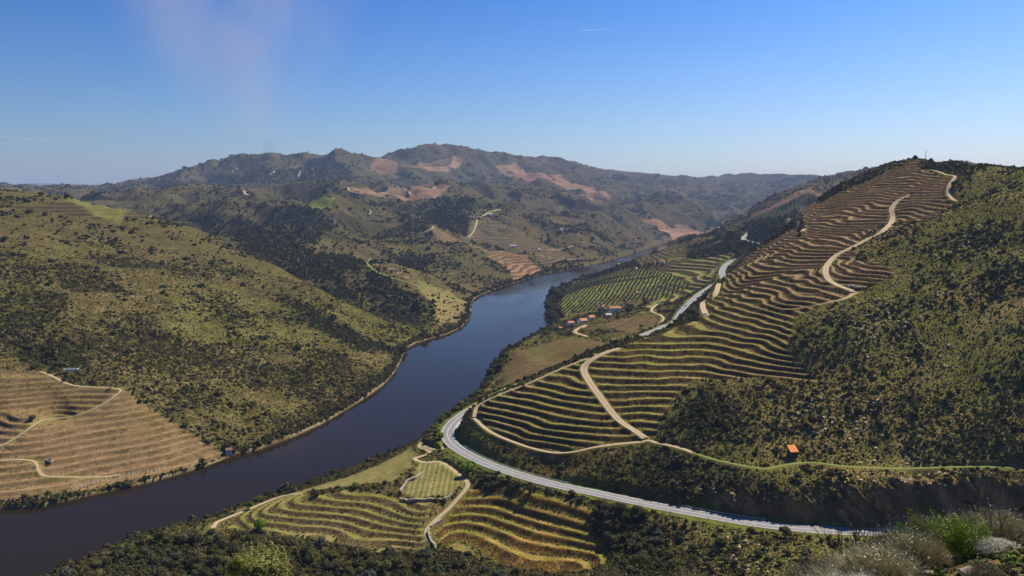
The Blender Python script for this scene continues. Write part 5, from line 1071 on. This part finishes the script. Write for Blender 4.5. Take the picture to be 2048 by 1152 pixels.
# ------------------------------------------------------------------ smoke, vapour trails, haze
def volume_mat(name, dens, col, aniso=.3, node=None):
    m = bpy.data.materials.new(name); m.use_nodes = True; t = m.node_tree; t.nodes.remove(t.nodes['Principled BSDF']); v = t.nodes.new('ShaderNodeVolumePrincipled'); v.inputs['Color'].default_value = (*col, 1); v.inputs['Density'].default_value = dens; v.inputs['Anisotropy'].default_value = aniso
    t.links.new(v.outputs[0], t.nodes['Material Output'].inputs['Volume']); return m, t, v
SD = 7200.
def SP_(px, py, dy=0): return ((px - 1024) / F * (SD + dy), SD + dy, HC + (405 - py) / F * SD)
m, t, v = volume_mat('smoke', 1, (.90, .80, .76), .2)
geo = N(t, 'ShaderNodeNewGeometry'); sx = N(t, 'ShaderNodeSeparateXYZ'); t.links.new(geo.outputs['Position'], sx.inputs[0])
def mth(op, a, b=None, c=None):
    n_ = N(t, 'ShaderNodeMath', operation=op)
    for i, q in enumerate((a, b, c)):
        if q is None: continue
        if isinstance(q, (int, float)): n_.inputs[i].default_value = q
        else: t.links.new(q, n_.inputs[i])
    return n_.outputs[0]
# height above the fire (0..1), centre line leaning left with height, width growing with height
zf = mth('DIVIDE', mth('SUBTRACT', sx.outputs[2], 560), 1500); zc = mth('MAXIMUM', zf, 0)
x_fire = SP_(530, 300)[0]
cx_ = mth('ADD', mth('MULTIPLY', mth('POWER', zc, .8), -150.), x_fire - 60); wd_ = mth('ADD', mth('MULTIPLY', mth('POWER', zc, .8), 1250.), 120.)
off = mth('DIVIDE', mth('ABSOLUTE', mth('SUBTRACT', sx.outputs[0], cx_)), wd_)
env = mth('MULTIPLY', mth('SMOOTH_MAX', mth('SUBTRACT', 1.0, off), 0, .1), 1.0)
mapn = N(t, 'ShaderNodeMapping'); mapn.inputs['Scale'].default_value = (.0016, .0008, .0009); mapn.inputs['Rotation'].default_value = (0, .25, 0); t.links.new(geo.outputs['Position'], mapn.inputs[0])
nz = N(t, 'ShaderNodeTexNoise', i_Scale=1.0, i_Detail=3); nz.inputs['Roughness'].default_value = .5; t.links.new(mapn.outputs[0], nz.inputs['Vector'])
nn = mth('MAXIMUM', mth('MULTIPLY', mth('SUBTRACT', nz.outputs[0], .34), 3.2), 0)
edge = mth('SUBTRACT', 1.0, mth('POWER', mth('ABSOLUTE', mth('DIVIDE', mth('SUBTRACT', sx.outputs[1], SD), 420.)), 2)); edge = mth('MAXIMUM', edge, 0)
dn = mth('MULTIPLY', mth('MULTIPLY', mth('MULTIPLY', env, nn), edge), mth('ADD', .0002, mth('MULTIPLY', mth('POWER', zc, 1.0), .0011)))
t.links.new(dn, v.inputs['Density'])
sv = []
for py, xa, xb in ((275, 430, 610), (150, 230, 800), (-40, 60, 960)):
    for dy in (-400, 400): sv += [SP_(xa, py, dy), SP_(xb, py, dy)]
sm = mesh_obj('smoke', sv, [(0,1,3,2),(8,10,11,9),(0,4,5,1),(4,8,9,5),(2,3,7,6),(6,7,11,10),(0,2,6,4),(4,6,10,8),(1,5,7,3),(5,9,11,7)], m); bm = bmesh.new(); bm.from_mesh(sm.data); bmesh.ops.recalc_face_normals(bm, faces=bm.faces[:]); bm.to_mesh(sm.data); bm.free(); tag(sm, 'thin pinkish smoke plume widening into the sky from behind the far ridge', 'smoke', None, 'stuff')
def puff(name, pts, rad, dens, col, label, cat, aniso=.4):
    m_, t_, v_ = volume_mat(name, dens, col, aniso); bm = bmesh.new(); ring = []
    for (p, r_) in zip(pts, rad):
        ring.append([bm.verts.new((p[0], p[1] + math.cos(6.283*k/10) * r_, p[2] + math.sin(6.283*k/10) * r_)) for k in range(10)])
    for a, b in zip(ring, ring[1:]):
        for k in range(10): bm.faces.new((a[k], a[(k+1) % 10], b[(k+1) % 10], b[k]))
    bm.faces.new(ring[0][::-1]); bm.faces.new(ring[-1]); bmesh.ops.recalc_face_normals(bm, faces=bm.faces[:]); me_ = bpy.data.meshes.new(name); bm.to_mesh(me_); bm.free(); me_.materials.append(m_); o = link(bpy.data.objects.new(name, me_)); return tag(o, label, cat, None, 'stuff')
SD2 = 30000.
def TP_(px, py): return ((px - 1024) / F * SD2, SD2, HC + (405 - py) / F * SD2)
p0 = SP_(538, 303); puff('smoke', [(p0[0]-90, SD, p0[2]-170), (p0[0]-30, SD, p0[2]-60), (p0[0]+10, SD, p0[2]+10), (p0[0]+50, SD, p0[2]+40), (p0[0]+90, SD, p0[2]+55)], [30, 70, 75, 50, 15], .0018, (.30, .28, .30), 'small dark puff of smoke just above the far ridge', 'smoke')
puff('vapour_trail', [TP_(-120,262), TP_(0,274), TP_(80,281), TP_(150,287), TP_(215,292)], [34, 36, 34, 22, 4], .0035, (1, 1, 1), 'pale vapour trail low in the sky at the left edge', 'vapour trail')
puff('vapour_trail', [TP_(1154,72.5), TP_(1170,72), TP_(1200,70), TP_(1228,68)], [11, 13, 10, 3], .012, (1, 1, 1), 'short thin vapour trail high in the middle of the sky', 'vapour trail')
HZ, ht, hv = volume_mat('haze', 4.4e-5, (.48, .64, 1.0), .1)
print('highest ground', Z.max()); vz, fz = boxv(-14500, -400, -60, 14500, 21500, 745); HO = mesh_obj('haze', vz, fz, HZ); tag(HO, 'thin blue air filling the valley', 'haze', None, 'stuff')
print('done', 'done', time.time() - T0)
#@@END@@
